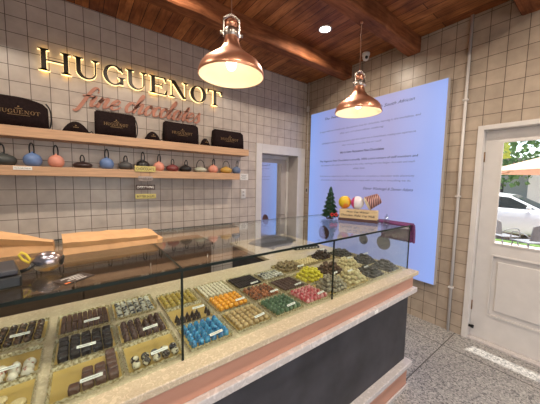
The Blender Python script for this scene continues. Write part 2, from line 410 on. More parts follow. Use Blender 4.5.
# glazed outer door (door_1)
d = sempty('door_1')
b = MB()
b.rbox(-.012, .115, RY0-.05, RY0, 0, RZ, .004); b.rbox(-.012, .115, RY1, RY1+.05, 0, RZ, .004); b.rbox(-.012, .115, RY1+.05, RY0-.05, RZ-.045, RZ, .004)
b.build('door_frame', 'white_wood', d)
LY0, LY1 = RY0-.053, RY1+.053
GY0, GY1, GZ0, GZ1 = LY0-.125, LY1+.125, 1.035, 2.055
b = MB()
x0, x1 = .074, .114
b.box(x0, x1, GY0, LY0, .02, RZ-.048); b.box(x0, x1, LY1, GY1, .02, RZ-.048); b.box(x0, x1, GY1, GY0, GZ1, RZ-.048)
b.box(x0, x1, GY1, GY0, .02, .30); b.box(x0, x1, GY1, GY0, .91, GZ0); b.box(x0+.014, x1-.004, GY1, GY0, .30, .91)
leaf = b.build('door_leaf', 'white_wood', d)
b = MB(); b.rbox(x0+.001, x0+.014, GY1+.05, GY0-.05, .35, .86, .006); b.build('raised_panel', 'white_wood', leaf)
b = MB()
for (a, c, e, f) in ((GY1, GY0, .285, .30), (GY1, GY0, .91, .925), (GY1, GY0, GZ0, GZ0+.014), (GY1, GY0, GZ1-.014, GZ1)): b.box(x0-.008, x0+.006, a, c, e, f)
b.box(x0-.008, x0+.006, GY0-.014, GY0, GZ0+.014, GZ1-.014); b.box(x0-.008, x0+.006, GY0-.012, GY0, .30, .91)
b.build('beading', 'white_wood', leaf)
b = MB(); b.box(.104, .108, GY1, GY0, GZ0, GZ1); b.build('glass_pane', 'door_glass', leaf)
M['brass'] = mat('old_brass', (.24, .13, .06), .5, .6, .2)
for z in (1.86, .30):
    b = S(); b.tube([(.066, LY0+.002, z), (.066, LY0+.002, z+.1)], .008); b.build('hinge', 'brass', d)
b = MB(); b.box(-.005, .118, RY1+.05, RY0-.05, 0, .018); b.build('door_sill', 'stone', d)
b = S(); b.lathe([(.014, 0), (.014, .02), (.018, .022), (.018, .04)], (0, 0, 0), 14, Matrix.Translation((.035, RY0-.051, .13)) @ Matrix.Rotation(PI/2, 4, 'X'))
tag(b.build('door_stop', 'black'), 'small black door stop fixed low on the white door jamb', 'door stop')

# vertical pipes
def pipe(name, pts, r, m, label, cat='pipe', clips=()):
    t = thing(name, label, cat, pts[0])
    o = Vector(pts[0])
    b = S(); b.tube([Vector(p)-o for p in pts], r, 12); b.build('pipe_run', m, t)
    for z in clips:
        b = MB(); b.box(-r*1.6, r*1.4, -r*1.6, r*1.6, z-.008, z+.008); b.build('pipe_clip', m, t)
    return t
pipe('wall_pipe', [(-.016, -2.335, 0), (-.016, -2.335, HZ)], .014, 'white_wood', 'white painted pipe running floor to ceiling between lightbox and glazed door', clips=(.5, 1.5, 2.5))
pipe('wall_conduit', [(-.012, -.055, 1.7), (-.012, -.055, HZ)], .007, 'white_wood', 'thin conduit in the room corner beside the inner door', 'conduit', clips=(.6, 1.2))
b = MB(); b.rbox(-.04, 0, -.075, -.035, 2.84, 2.93, .006)
tag(b.build('alarm_sensor', 'white'), 'small white sensor box high in the corner of the tiled walls', 'sensor')

# switch near the corner, plates on the back wall
t = thing('light_switch', 'narrow dark-edged switch on tiles between inner door and lightbox', 'switch', (0, -.07, 1.42))
b = MB(); b.rbox(-.012, 0, -.028, .028, 0, .115, .003); b.build('face_plate', 'grey_wood', t)
b = MB(); b.box(-.015, -.0121, -.012, .012, .03, .085); b.build('rocker', 'black', t)
t = thing('wall_notice', 'small white printed card on tiles at the right end of the lower shelf', 'notice', (-1.395, -.004, 1.68))
b = MB(); b.box(-.065, .075, -.004, .002, -.045, .05); b.build('card', 'paper', t)
for z, w_ in ((.025, .09), (.008, .07), (-.012, .1), (-.026, .06)):
    b = MB(); b.box(-w_/2, w_/2, -.0048, -.0042, z-.002, z+.002); b.build('text_line', 'tagink', t)
t.location.x = -1.275
t = thing('wall_socket', 'tall white switch plate on the tiles below the small notice card', 'socket', (-1.282, 0, 1.36))
b = MB(); b.rbox(-.04, .04, -.012, 0, 0, .14, .004); b.build('face_plate', 'white', t)
for z in (.035, .085):
    b = MB(); b.rbox(-.015, .015, -.018, -.0121, z, z+.025, .002); b.build('rocker', 'grey_wood', t)

# security camera under the ceiling
t = thing('security_camera', 'white dome security camera with black lens under the ceiling by the right wall', 'camera', (-.16, -1.235, HZ))
b = S(); b.lathe([(.0, 0), (.05, 0), (.05, -.03), (.042, -.035)], n=20); b.build('mount', 'white', t)
b = S(); b.ball((0, 0, -.055), .042, 18, 10); bd = b.build('dome', 'white', t)
b = S(); b.ball((-.022, -.026, -.066), .02, 12, 8); b.build('lens', 'black', t)

# ------------------------------------------------------------------ lightbox
SX = -.062; SY0, SY1, SZ0, SZ1 = -.175, -2.185, .478, 2.762
t = thing('lightbox', 'large backlit blue-white lightbox covered in printed story text on right wall', 'lightbox', (0, (SY0+SY1)/2, SZ0))
oy = -(SY0+SY1)/2
b = MB(); b.box(-.06, -.0005, SY1+oy, SY0+oy, 0, SZ1-SZ0); b.build('housing', 'grey_wood', t)
b = MB(); b.box(-.064, -.0605, SY1+oy+.006, SY0+oy-.006, .006, SZ1-SZ0-.006); face = b.build('printed_face', 'screen', t)
ROTX = (PI/2, 0, -PI/2)     # text plane: reads along -y, faces -x
def boxtext(y0, y1, z0, z1, s, h, shear=.0, bold=0, m='ink'):
    # from (y0,z0) to (y1,z1) along the wall
    o = text('printed_line', s, m, face, (-.0642, (y0+y1)/2+oy, (z0+z1)/2-SZ0), ROTX, width=abs(y1-y0), height=h, shear=shear, bold=bold, extr=.0003)
LINEW = [(-0.486, 2.617, -1.85, 2.628, 'The Sweet Story travelling through South African', 0.05, 0.35, 0),
 (-0.389, 2.426, -1.928, 2.429, 'It began with two friends who discovered a love for chocolate, learning in the workshop, and', 0.034, 0.2, 0),
 (-0.791, 2.366, -1.487, 2.358, 'the art of chocolate making.', 0.032, 0.2, 0),
 (-0.441, 2.235, -1.885, 2.249, 'with Belgian tradition and a local touch, their first kitchen was in Franschhoek, creating new experiences', 0.034, 0.2, 0),
 (-0.837, 2.18, -1.463, 2.182, 'then moving on to the fine art itself.', 0.03, 0.2, 0),
 (-0.806, 2.071, -1.503, 2.075, 'this is how Huguenot Fine Chocolates', 0.04, 0.1, 0.02),
 (-0.41, 1.955, -1.925, 1.956, 'The Huguenot Fine Chocolates is proudly 100% a joint venture of staff members and', 0.036, 0.1, 0.006),
 (-0.435, 1.88, -1.895, 1.9, 'was opened by the owners of the factory in the valley, working with fine Belgian chocolate and much', 0.032, 0.1, 0),
 (-1.048, 1.83, -1.241, 1.838, 'other love.', 0.03, 0.1, 0),
 (-0.421, 1.717, -1.9, 1.72, 'If we have an experience to offer it would be to complete a chocolate with electricity', 0.032, 0.1, 0),
 (-0.445, 1.656, -1.864, 1.662, 'of a world to share a beautiful journey to enjoy with our hearts in everything we do.', 0.032, 0.1, 0),
 (-1.225, 1.553, -1.895, 1.539, 'Danver Windvogel & Denver Adams', 0.046, 0.45, 0)]
for (y0, z0, y1, z1, s, h, sh, bo) in LINEW: boxtext(y0, y1, z0, z1, s, h, sh, bo, 'inkd' if (bo or sh > .3) else 'ink')
M['choc_print1'] = two_tone('printed_truffle_grey', (.10, .095, .12), (.3, .28, .33), 26, .5, .5, 'wave', .3)
M['choc_print2'] = two_tone('printed_truffle_maroon', (.13, .05, .06), (.4, .2, .22), 22, .5, .5, 'wave', .3)
for (y, z, r, mm) in ((-1.565, .845, .095, 'choc_print1'), (-1.27, .83, .07, 'choc_print1'), (-.545, .80, .11, 'choc_print2')):
    b = MB(); b.lathe([(r, 0), (r, .0006)], (0, 0, 0), 28, Matrix.Rotation(-PI/2, 4, 'Y') @ Matrix.Identity(4))
    b.build('printed_truffle', mm, t, (-.0641, y+oy, z-SZ0))

# ------------------------------------------------------------------ lamps
def pendant(x, y, zrim, label, top):
    t = thing('pendant_lamp', label, 'lamp', (x, y, zrim), 0, 'copper pendant lamps over the counter')
    R = .218; K = .86
    outer = [(R, 0), (R+.003, .004), (R-.002, .03), (R-.012, .065), (R-.035, .10), (R-.075, .135), (.11, .165), (.078, .195), (.058, .23), (.048, .27), (.044, .31), (.041, .335), (.0, .34)]; outer = [(r, z*K) for r, z in outer]
    b = S(); b.lathe(outer[:-1]+[(.012, .34*K)], n=48, cap=False); sh = b.build('lamp_shade', 'copper', t)
    inner = [(max(.001, r-.004), max(.001, z-.004)) for r, z in outer[:-1]]
    b = S(); b.lathe(inner, n=48, cap=False); b.build('shade_lining', 'cream_in', sh)
    b = S(); b.lathe([(R, 0), (R-.004, 0.001)], n=48, cap=False); b.build('shade_rim', 'copper', sh)
    b = S(); b.lathe([(.044, .25), (.05, .255), (.05, .30), (.044, .305)], n=24); b.build('socket_collar', 'steel', t)
    b = S(); b.lathe([(.036, .305), (.036, .345), (.03, .358), (.01, .362)], n=24); b.build('socket_cap', 'copper', t)
    b = MB(); w_ = .011
    for s in (-1, 1):
        b.box(s*.052-.004, s*.052+.004, -w_, w_, .255, .365)
    for s in (-1, 1):
        m_ = Matrix.Translation((s*.052, 0, .365)) @ Matrix.Rotation(s*-math.radians(55), 4, 'Y')
        b.box(-.004, .004, -w_, w_, 0, .05, m_)
    b.box(-.016, .016, -w_, w_, .387, .398)
    br_ = b.build('bracket', 'steel', t)
    for s in (-1, 1):
        b = S(); b.tube([(s*.05, 0, .275), (s*.075, 0, .275)], .011, 12); b.build('wing_screw', 'steel', br_)
    b = S(); b.tube([(0, 0, .36), (0, 0, top-zrim)], .0035, 8); b.build('cord', 'cord', t)
    b = S(); b.lathe([(.012, top-zrim), (.012, top-zrim-.012), (.006, top-zrim-.018)], n=18); b.build('ceiling_cup', 'copper', t)
    b = S(); b.ball((0, 0, .085), (.036, .036, .045), 16, 10); b.build('bulb', 'bulb', t)
    l = bpy.data.lights.new('pendant_glow', 'POINT'); l.energy = 1.3; l.color = (1, .84, .62); l.shadow_soft_size = .04
    lo = bpy.data.objects.new('pendant_glow', l); COL.objects.link(lo); lo.parent = t; lo.location = (0, 0, .01)
    t.rotation_euler.z = math.radians(-20)
    return t
pendant(-2.397, -1.70, 2.325, 'large copper pendant lamp nearer the camera, in front of the lit wall letters', 3.16)
pendant(-1.03, -1.755, 2.31, 'copper pendant lamp farther right, hanging in front of the blue lightbox', 3.16)
def downlight(x, y, label, energy=20):
    t = thing('downlight', label, 'ceiling light', (x, y, HZ), 0, 'recessed round ceiling lights')
    b = S(); b.lathe([(.058, -.001), (.075, -.001), (.073, -.008), (.058, -.006)], n=28, cap=False); b.build('ring', 'white', t)
    b = MB(); b.lathe([(.058, -.002), (.058, -.005)], n=28); b.build('diffuser', 'down', t)
    l = bpy.data.lights.new('downlight_beam', 'AREA'); l.shape = 'DISK'; l.size = .11; l.energy = energy; l.color = (1, .86, .70); l.spread = math.radians(165)
    lo = bpy.data.objects.new('downlight_beam', l); COL.objects.link(lo); lo.parent = t; lo.location = (0, 0, -.012)
for x, y in ((-.99, -1.256), (-2.6, -1.256), (-4.0, -1.256), (-1.0, -3.3), (-2.6, -3.3), (-4.0, -3.3), (-1.0, -4.7), (-3.2, -4.7)):  # only the first is in view; the rest are added to light the room
    downlight(x, y, 'round white recessed downlight glowing between the ceiling beams' if (x, y) == (-.99, -1.256) else 'recessed ceiling light outside the picture, added to light the room')

# ------------------------------------------------------------------ wall lettering
def rect(x0, y0, x1, y1): return [(x0, y0), (x1, y0), (x1, y1), (x0, y1)]
def letter_polys(ch, e=0.0):
    """cap height 1; returns list of polygons and width; e grows the strokes"""
    P = []; K, T_, SR = .19, .055, .045
    def R(x0, y0, x1, y1): P.append(rect(x0-e, y0-e, x1+e, y1+e))
    def serif(x, y, up, w=.20):
        if up: R(x-w, y-SR, x+w, y); P.append([(x-w*.7, y-SR), (x-w*.42, y-SR-.05-e), (x+w*.42, y-SR-.05-e), (x+w*.7, y-SR)])
        else: R(x-w, y, x+w, y+SR); P.append([(x-w*.7, y+SR), (x+w*.7, y+SR), (x+w*.42, y+SR+.05+e), (x-w*.42, y+SR+.05+e)])
    def ring(cx, cy, rx, ry, ix, iy, a0, a1, n=22, icx=None, icy=None):
        icx = cx if icx is None else icx; icy = cy if icy is None else icy
        for k in range(n):
            q = []
            for a in (a0+(a1-a0)*k/n, a0+(a1-a0)*(k+1)/n):
                q.append(((cx+(rx+e)*math.cos(a), cy+(ry+e)*math.sin(a)), (icx+(ix-e)*math.cos(a), icy+(iy-e)*math.sin(a))))
            P.append([q[0][0], q[1][0], q[1][1], q[0][1]])
    if ch == 'H':
        R(.12, 0, .12+K, 1); R(.93, 0, .93+K, 1); R(.3, .47, .95, .47+T_)
        for x in (.215, 1.025): serif(x, 1, True); serif(x, 0, False)
    elif ch == 'U':
        R(.12, .36, .12+K, 1); R(.86, .36, .86+T_+.02, 1)
        ring(.5275, .36, .4075, .38, .275, .31, PI, 2*PI, icx=.585)
        serif(.215, 1, True); serif(.9, 1, True, .16)
    elif ch == 'G':
        ring(.52, .5, .49, .52, .30, .46, math.radians(38), math.radians(320), 30)
        R(.80, .06, .80+K*.85, .42); serif(.88, .44, True, .18); P.append([(.86, 1.0+e), (.80-e, .82), (.93, .70-e), (.96+e, .72)])
    elif ch == 'E':
        R(.12, 0, .12+K, 1); R(.3, 1-T_, .86, 1); R(.3, 0, .9, T_); R(.3, .49, .68, .49+T_)
        P.append([(.86+e, 1), (.78-e, .95), (.86, .74-e), (.9+e, .74-e)]); P.append([(.92+e, 0), (.80-e, .05), (.9, .28+e), (.96+e, .28+e)])
        R(.655, .40, .69, .64); serif(.2, 1, True, .18); serif(.2, 0, False, .18)
    elif ch == 'N':
        R(.2, 0, .2+T_, 1); R(1.02, .0, 1.02+T_, 1); P.append([(.14-e, 1+e*.5), (.40+e, 1+e*.5), (1.06+e, 0-e*.5), (.86-e, 0-e*.5)])
        serif(.22, 0, False, .17); serif(1.05, 1, True, .17); R(.03, 1-SR, .3, 1)
    elif ch == 'O':
        ring(.52, .5, .50, .52, .29, .465, 0, 2*PI, 40)
    elif ch == 'T':
        R(.44, 0, .44+K, 1); R(.04, 1-T_, 1.03, 1); serif(.535, 0, False)
        P.append([(.02-e, 1), (.0-e, .74-e), (.05+e, .74-e), (.16+e, .97)]); P.append([(1.05+e, 1), (1.07+e, .74-e), (1.02-e, .74-e), (.91-e, .97)])
    w = {'H': 1.24, 'U': 1.06, 'G': 1.03, 'E': .97, 'N': 1.25, 'O': 1.03, 'T': 1.07}[ch]
    return P, w
spans = [('H', -3.514, -3.266), ('U', -3.255, -3.04), ('G', -3.014, -2.811), ('U', -2.802, -2.59), ('E', -2.569, -2.365), ('N', -2.358, -2.108), ('O', -2.095, -1.88), ('T', -1.866, -1.651)]
ldesc = {0: 'backlit bronze wall letter H, first of the name over the shelves', 1: 'backlit bronze wall letter U between H and G', 2: 'backlit bronze wall letter G between the two letters U',
         3: 'backlit bronze wall letter U between G and E', 4: 'backlit bronze wall letter E in the lit name', 5: 'backlit bronze wall letter N beside the O',
         6: 'backlit round bronze wall letter O beside the near pendant lamp', 7: 'backlit bronze wall letter T, last of the lit name'}
LH, LZ = .196, 2.622
for i, (ch, x0, x1) in enumerate(spans):
    t = thing('sign_letter', ldesc[i], 'sign letter', (x0, 0, LZ), 0, 'backlit letters of the shop name')
    P, w_ = letter_polys(ch); s_ = (x1-x0)/w_
    b = MB()
    for p in P: b.prism(p, lambda u, v, q: (u*s_, q, v*LH), -.040, -.052)
    b.build('letter_face', 'letter', t)
    P, w_ = letter_polys(ch, .009); b = MB()
    for p in P: b.prism(p, lambda u, v, q: (u*s_, q, v*LH), -.012, -.0385)
    b.build('backlight', 'halo', t)
    b = S(); b.tube([(s_*w_*.2, 0, LH*.5), (s_*w_*.2, -.012, LH*.5)], .003); b.build('stand_off', 'steel', t)
G = {
 'f': ([[(.8, 1.62), (.68, 1.86), (.48, 1.75), (.3, 1.1), (.16, .2), (.05, -.4), (-.1, -.6), (-.22, -.48)], [(-.02, .95), (.3, .98), (.62, .97)]], .55),
 'i': ([[(.0, .5), (.2, 1), (.13, .3), (.24, 0), (.52, .35)], [(.22, 1.4), (.27, 1.52)]], .5),
 'n': ([[(0, .5), (.16, 1), (.1, .5), (.04, 0)], [(.08, .4), (.34, .95), (.52, .9), (.46, .3), (.56, 0), (.87, .38)]], .85),
 'e': ([[(.0, .38), (.4, .55), (.5, .85), (.32, 1), (.1, .7), (.06, .25), (.25, 0), (.5, .12), (.68, .38)]], .65),
 'c': ([[(.5, .78), (.42, .98), (.18, .86), (.05, .4), (.2, .02), (.45, .1), (.63, .38)]], .6),
 'h': ([[(.0, .5), (.42, 1.55), (.36, 1.86), (.2, 1.4), (.04, 0)], [(.08, .4), (.34, .95), (.52, .9), (.46, .3), (.56, 0), (.87, .38)]], .85),
 'o': ([[(.36, 1), (.1, .75), (.04, .3), (.22, 0), (.46, .2), (.52, .7), (.34, 1), (.46, .8), (.7, .9)]], .65),
 'l': ([[(.0, .4), (.38, 1.5), (.34, 1.86), (.18, 1.4), (.08, .3), (.2, 0), (.46, .38)]], .45),
 'a': ([[(.54, .85), (.32, 1), (.1, .7), (.05, .25), (.18, 0), (.4, .25), (.56, .95), (.47, .25), (.56, 0), (.82, .38)]], .8),
 't': ([[(.0, .5), (.36, 1.5), (.18, .4), (.24, 0), (.52, .35)], [(.02, 1.05), (.5, 1.08)]], .5),
 's': ([[(0, .3), (.3, 1.1), (.36, .75), (.5, .3), (.3, 0), (.08, .12)]], .55)}
def cr(pts, n=7):
    P = [pts[0]]+list(pts)+[pts[-1]]; out = []
    for i in range(1, len(P)-2):
        for k in range(n):
            q = k/n; a, b_, c, d_ = P[i-1:i+3]
            out.append(tuple(.5*((2*b_[j])+(-a[j]+c[j])*q+(2*a[j]-5*b_[j]+4*c[j]-d_[j])*q*q+(-a[j]+3*b_[j]-3*c[j]+d_[j])*q**3) for j in range(len(a))))
    out.append(tuple(P[-2])); return out
def script(word, x0, x1, z0, xh, name, label):
    adv = sum(G[c][1] for c in word); sx = (x1-x0)/adv
    t = thing(name, label, 'lettering', (x0, 0, z0))
    pos = 0
    for c in word:
        b = MB()
        for si, st in enumerate(G[c][0]):
            if c == 'i' and si: b.build('script_letter', 'script', t); b = MB()
            pts = [((pos+p[0]+.3*(p[1]-.5))*sx, p[1]*xh) for p in cr(st)]
            L = []; Rr = []
            for i, p in enumerate(pts):
                a = pts[max(0, i-1)]; q = pts[min(len(pts)-1, i+1)]
                dx, dz = q[0]-a[0], q[1]-a[1]; l = math.hypot(dx, dz) or 1; dx /= l; dz /= l
                w_ = .0058+.0112*max(0, abs(dz)*.9+.1 if dz < 0 else 0)
                L.append((p[0]-dz*w_, p[1]+dx*w_)); Rr.append((p[0]+dz*w_, p[1]-dx*w_))
            for i in range(len(pts)-1):
                b.prism([L[i], L[i+1], Rr[i+1], Rr[i]], lambda u, v, q: (u, q, v), -.004, -.016)
        b.build('letter_dot' if c == 'i' else 'script_letter', 'script', t); pos += G[c][1]
    for q in (.15, .85):
        b = S(); b.tube([((x1-x0)*q, 0, xh*.5), ((x1-x0)*q, -.005, xh*.5)], .003); b.build('stand_off', 'steel', t)
script('fine', -3.20, -2.85, 2.365, .105, 'script_word', 'copper script word fine under the lit bronze letters')
script('chocolates', -2.80, -1.955, 2.362, .115, 'script_word', 'copper script word chocolates under the lit bronze letters')

# ------------------------------------------------------------------ shelves
def shelf(x1, zb, zt, label):
    b = MB(); b.rbox(-4.75, x1, -.22, 0, zb, zt, .003)
    return tag(b.build('wall_shelf', 'oak'), label, 'shelf')
shelf(-1.325, 1.972, 2.06, 'upper thick oak shelf carrying the black gift bags')
shelf(-1.468, 1.638, 1.722, 'lower thick oak shelf carrying the row of round pots')
ZS1, ZS2 = 2.06, 1.722

def crest(b, x, z, s, fn):
    # small round head over crossed swash
    n = 12
    b.prism([(x+s*.22*math.cos(2*PI*k/n), z+s*.62+s*.2*math.sin(2*PI*k/n)) for k in range(n)], fn[0], fn[1], fn[2])
    for sg in (-1, 1):
        pts = cr([(x, z), (x+sg*s*.35, z+s*.12), (x+sg*s*.7, z+s*.02), (x+sg*s*.8, z+s*.25)], 4)
        for i in range(len(pts)-1):
            a, c = pts[i], pts[i+1]; w_ = s*.09
            b.prism([(a[0], a[1]-w_), (c[0], c[1]-w_), (c[0], c[1]+w_), (a[0], a[1]+w_)], fn[0], fn[1], fn[2])
def name_print(x0, x1, zc, h, y, parent):
    word = 'HUGUENOT'; ws = [letter_polys(c)[1]+.14 for c in word]; sc = (x1-x0)/sum(ws); px = x0
    b = MB(); f = lambda u, v, q: (u, q, v)
    for c, w_ in zip(word, ws):
        P, _ = letter_polys(c, .01)
        for p in P: b.prism([(px+u*sc, zc+v*h) for u, v in p], f, y, y-.0008)
        px += w_*sc
    crest(b, (x0+x1)/2, zc+h*1.35, h*1.0, (f, y, y-.0008))
    b.box((x0+x1)/2-.25*(x1-x0), (x0+x1)/2+.25*(x1-x0), y-.0008, y, zc-h*.45, zc-h*.32)
    b.build('name_print', 'gold', parent)
def gift_bag(x0, x1, h, label, drop=0, loop=1, ln=.0):
    w_ = x1-x0; t = thing('gift_bag', label, 'bag', ((x0+x1)/2, -.125, ZS1), 0, 'black gift bags on the upper shelf')
    b = S(); rings = []
    N = 14
    for i in range(N+1):
        q = i/N; x = -w_/2+w_*q
        e = 0 if min(q, 1-q) < .01 else 1
        hh = h*(1-.07*(1-e))-drop*max(0, (q-.55)/.45)**2
        y_ = .062*(.82+.18*e)
        rings.append([(x, -y_, 0), (x, y_, 0), (x, y_*.92, hh*.5), (x, y_*.55, hh*.93), (x, y_*.2, hh), (x, -y_*.2, hh), (x, -y_*.6, hh*.94), (x, -y_*.97, hh*.5)])
    b.loft(rings); b.build('bag_body', 'bagcloth', t)
    b = MB(); b.box(-w_/2+.01, w_/2-.015, -.004, .004, h*.985, h*.985+.006)
    if not drop: b.build('zip', 'black', t)
    if loop:
        b = S(); b.tube(cr([(w_/2-.012, 0, h*.9), (w_/2+.014, 0, h*.72), (w_/2+.022, 0, h*.4), (w_/2+.012, 0, h*.12), (w_/2-.008, 0, h*.05)], 5), .0065, 6); b.build('strap_loop', 'black', t)
    name_print(-w_*.30+ln, w_*.30+ln, h*.42, .03, -.0625, t)
    return t
gift_bag(-3.93, -3.455, .262, 'largest black bag at the left end of the upper shelf', .05, 1, .05)
gift_bag(-3.10, -2.735, .25, 'black gift bag with side strap under the word chocolates')
gift_bag(-2.44, -2.035, .245, 'third black gift bag from the left on the upper shelf', 0, 0)
gift_bag(-1.825, -1.385, .235, 'black gift bag at the right end of the upper shelf, nearest the inner door', 0, 0)
def small_pouch(x0, x1, h, label):
    w_ = x1-x0; t = thing('small_pouch', label, 'pouch', ((x0+x1)/2, -.13, ZS1), 0, 'small domed pouches on the upper shelf')
    b = S(); rings = []
    for i in range(11):
        q = i/10; x = -w_/2+w_*q; e = max(.12, math.sin(PI*q)**.7)
        ring = []
        for k in range(12):
            a = 2*PI*k/12; ring.append((x, .05*e*math.cos(a), max(0, h*e*.5+h*e*.5*math.sin(a))))
        rings.append(ring)
    b.loft(rings); b.build('pouch_body', 'bagcloth', t)
    b = S(); b.tube([(w_/2-.01, 0, .012), (w_/2+.018, -.01, .03), (w_/2+.03, -.01, .008)], .005, 6); b.build('zip_tab', 'black', t)
    b = MB(); f = lambda u, v, q: (u, q-(.6*(h*.5-v)*0), v)
    crest(b, 0, h*.42, .028, (f, -.048, -.0525)); b.build('gold_crest', 'gold', t)
small_pouch(-3.36, -3.145, .112, 'small domed black pouch between the two leftmost bags')
small_pouch(-2.645, -2.475, .105, 'small domed black pouch between the second and third bags')
small_pouch(-2.0, -1.865, .098, 'small domed black pouch between the third and fourth bags')

# pots on the lower shelf: (x0,x1,height,colour,handle kind,handle height)
M['c_char'] = mat('charcoal_glaze', (.045, .05, .048), .5); M['c_blue'] = mat('blue_glaze', (.115, .19, .38), .5)
M['c_salm'] = mat('salmon_glaze', (.62, .26, .19), .5); M['c_brown'] = mat('brown_glaze', (.03, .014, .014), .4)
M['c_black'] = mat('black_glaze', (.012, .011, .012), .4); M['c_red'] = mat('dark_red_glaze', (.17, .035, .035), .4)
M['c_sage'] = mat('sage_glaze', (.38, .39, .31), .5); M['c_must'] = mat('mustard_glaze', (.48, .29, .06), .5)
M['c_slate'] = mat('slate_blue_glaze', (.10, .14, .24), .5); M['c_dgrey'] = mat('dark_grey_glaze', (.06, .058, .06), .5)
pots = [(-3.86, -3.675, .088, 'c_char', 0, .075, 'squat charcoal round pot at the left edge of the lower shelf'),
 (-3.648, -3.507, .105, 'c_blue', 0, .085, 'large blue round pot, second from left on the lower shelf'),
 (-3.479, -3.348, .10, 'c_salm', 0, .085, 'salmon pink round pot beside the large blue pot'),
 (-3.298, -3.125, .052, 'c_brown', 0, .06, 'low flat dark brown pot under the first small pouch'),
 (-3.078, -2.940, .10, 'c_blue', 0, .085, 'blue round pot beside the low brown pot'),
 (-2.911, -2.765, .075, 'c_dgrey', 0, .06, 'dark grey squat pot left of the hanging slogan boards'),
 (-2.742, -2.59, .095, 'c_black', 0, .085, 'tall black pot directly above the hanging slogan boards'),
 (-2.562, -2.432, .09, 'c_salm', 0, .08, 'salmon pink pot right beside the tall black pot'),
 (-2.418, -2.27, .07, 'c_red', 0, .06, 'dark red squat pot'),
 (-2.262, -2.108, .068, 'c_black', 0, .06, 'squat black pot between the red and sage pots'),
 (-2.078, -1.908, .058, 'c_sage', 1, .085, 'pale sage pot with a wide arched handle'),
 (-1.888, -1.75, .088, 'c_salm', 0, .075, 'salmon pink pot between the sage and mustard pots'),
 (-1.712, -1.545, .075, 'c_must', 1, .08, 'mustard yellow pot with a wide arched handle'),
 (-1.532, -1.405, .085, 'c_slate', 0, .075, 'slate blue pot at the right end of the lower shelf')]
for k, (x0, x1, h, cm, hk, hh, lab) in enumerate(pots):
    h *= 1.12; hh *= 1.22
    r = (x1-x0)/2-.004; t = thing('round_pot', lab, 'pot', ((x0+x1)/2, -.125, ZS2), math.radians(random.uniform(-8, 8)), 'round pots on the lower shelf')
    b = S(); b.lathe([(r*.55, 0), (r*.82, h*.12), (r*.98, h*.32), (r, h*.5), (r*.95, h*.66), (r*.78, h*.84), (r*.5, h*.95), (r*.3, h)], n=28); b.build('pot_body', cm, t)
    b = S(); b.lathe([(r*.4, h*.955), (r*.36, h*1.02), (r*.1, h*1.05), (r*.12, h*1.05+.008), (.0005, h*1.05+.012)], n=20); lid = b.build('pot_lid', cm, t)
    if hk == 0:
        w_ = .016; y_ = -r*.35
        pts = [(w_*math.cos(a), -.004*math.sin(a)-r*.25, h*.80+hh*.55+hh*.55*math.sin(a)) for a in [2*PI*q/20 for q in range(20)]]
        b = S(); b.tube(pts, .0056, 8, True)
    else:
        w_ = r*.62
        pts = [(w_*math.cos(a), 0, h*.82+hh*1.0*max(0, math.sin(a))**.8) for a in [PI*q/18 for q in range(19)]]
        b = S(); b.tube(pts, .0042, 8)
    b.build('loop_handle', 'black', t)
# shelf tag and hanging boards
t = thing('shelf_label', 'small white printed label on the front of the lower shelf', 'label', (-3.634, -.2205, 1.70))
b = MB(); b.box(-.06, .06, -.0035, 0, -.014, .016); b.build('card', 'paper', t)
text('label_text', 'Handmade Teapots', 'tagink', t, (0, -.0036, 0), (PI/2, 0, 0), width=.10, height=.010)
M['yel'] = mat('yellow_board', (.55, .47, .16), .6); M['ygreen'] = M['yel']; M['brownb'] = mat('dark_brown_board', (.06, .035, .03), .6); M['paleb'] = mat('pale_board', (.36, .30, .28), .6)
t = thing('slogan_sign', 'four small yellow, white and brown slogan boards hanging from the lower shelf', 'sign', (-2.662, -.226, 1.735))
zb = [(0.0, .062, .105, 'yel', 'CHOCOLATE', 'tagink'), (-.105, .05, .072, 'paleb', 'makes', 'tagink'), (-.20, .056, .097, 'brownb', 'EVERYTHING', 'paper'), (-.30, .052, .104, 'yel', 'BETTER IN LIFE', 'tagink')]
for k, (z, h, w_, m_, s_, im) in enumerate(zb):
    b = MB(); b.rbox(-w_, w_, -.006, 0, z-h/2-.0, z+h/2, .0025); bo = b.build('slogan_board', m_, t)
    text('slogan_text', s_, im, bo, (0, -.0062, z), (PI/2, 0, 0), width=w_*1.7, height=h*.5, bold=.01)
    if k:
        zz = zb[k-1][0]-zb[k-1][1]/2
        b = S()
        for s in (-.045, .045): b.tube([(s, -.003, z+h/2), (s, -.003, zz)], .0012, 5)
        b.build('string', 'black', t)

# ------------------------------------------------------------------ counter
CX0 = -4.4; DZK = .957
t = thing('display_counter', 'long shop counter with dark panel, copper band and stone mouldings', 'counter', (-2.8, -2.0, 0))
o = (2.8, 2.0)
def cpart(name, m, x0, x1, y0, y1, z0, z1, r=.004):
    b = MB(); b.rbox(x0+2.8, x1+2.8, y0+2.0, y1+2.0, z0, z1, r); return b.build(name, m, t)
cpart('plinth', 'copper_band', CX0, -1.2, -2.433, -1.62, 0, .185)
cpart('plinth_skirt', 'stone', CX0, -1.185, -2.445, -2.434, 0, .028, .002)
cpart('plinth_cap', 'stone', CX0, -1.175, -2.46, -1.61, .186, .224)
cpart('front_panel', 'panel', CX0, -1.205, -2.408, -1.62, .225, .789, .002)
cpart('lower_moulding', 'stone', CX0, -1.175, -2.46, -1.61, .79, .826)
cpart('copper_fascia', 'copper_band', CX0, -1.2, -2.434, -1.615, .827, .926, .002)
b = MB(); b.rbox(0, .042, -.0022, 0, 0, .022, .001); b.build('sticker', 'paper', t, (-1.78+2.8, -2.4605+2.0, .797))
b = MB(); b.rbox(CX0, -1.175, -2.462, -1.597, .9275, DZK, .004)
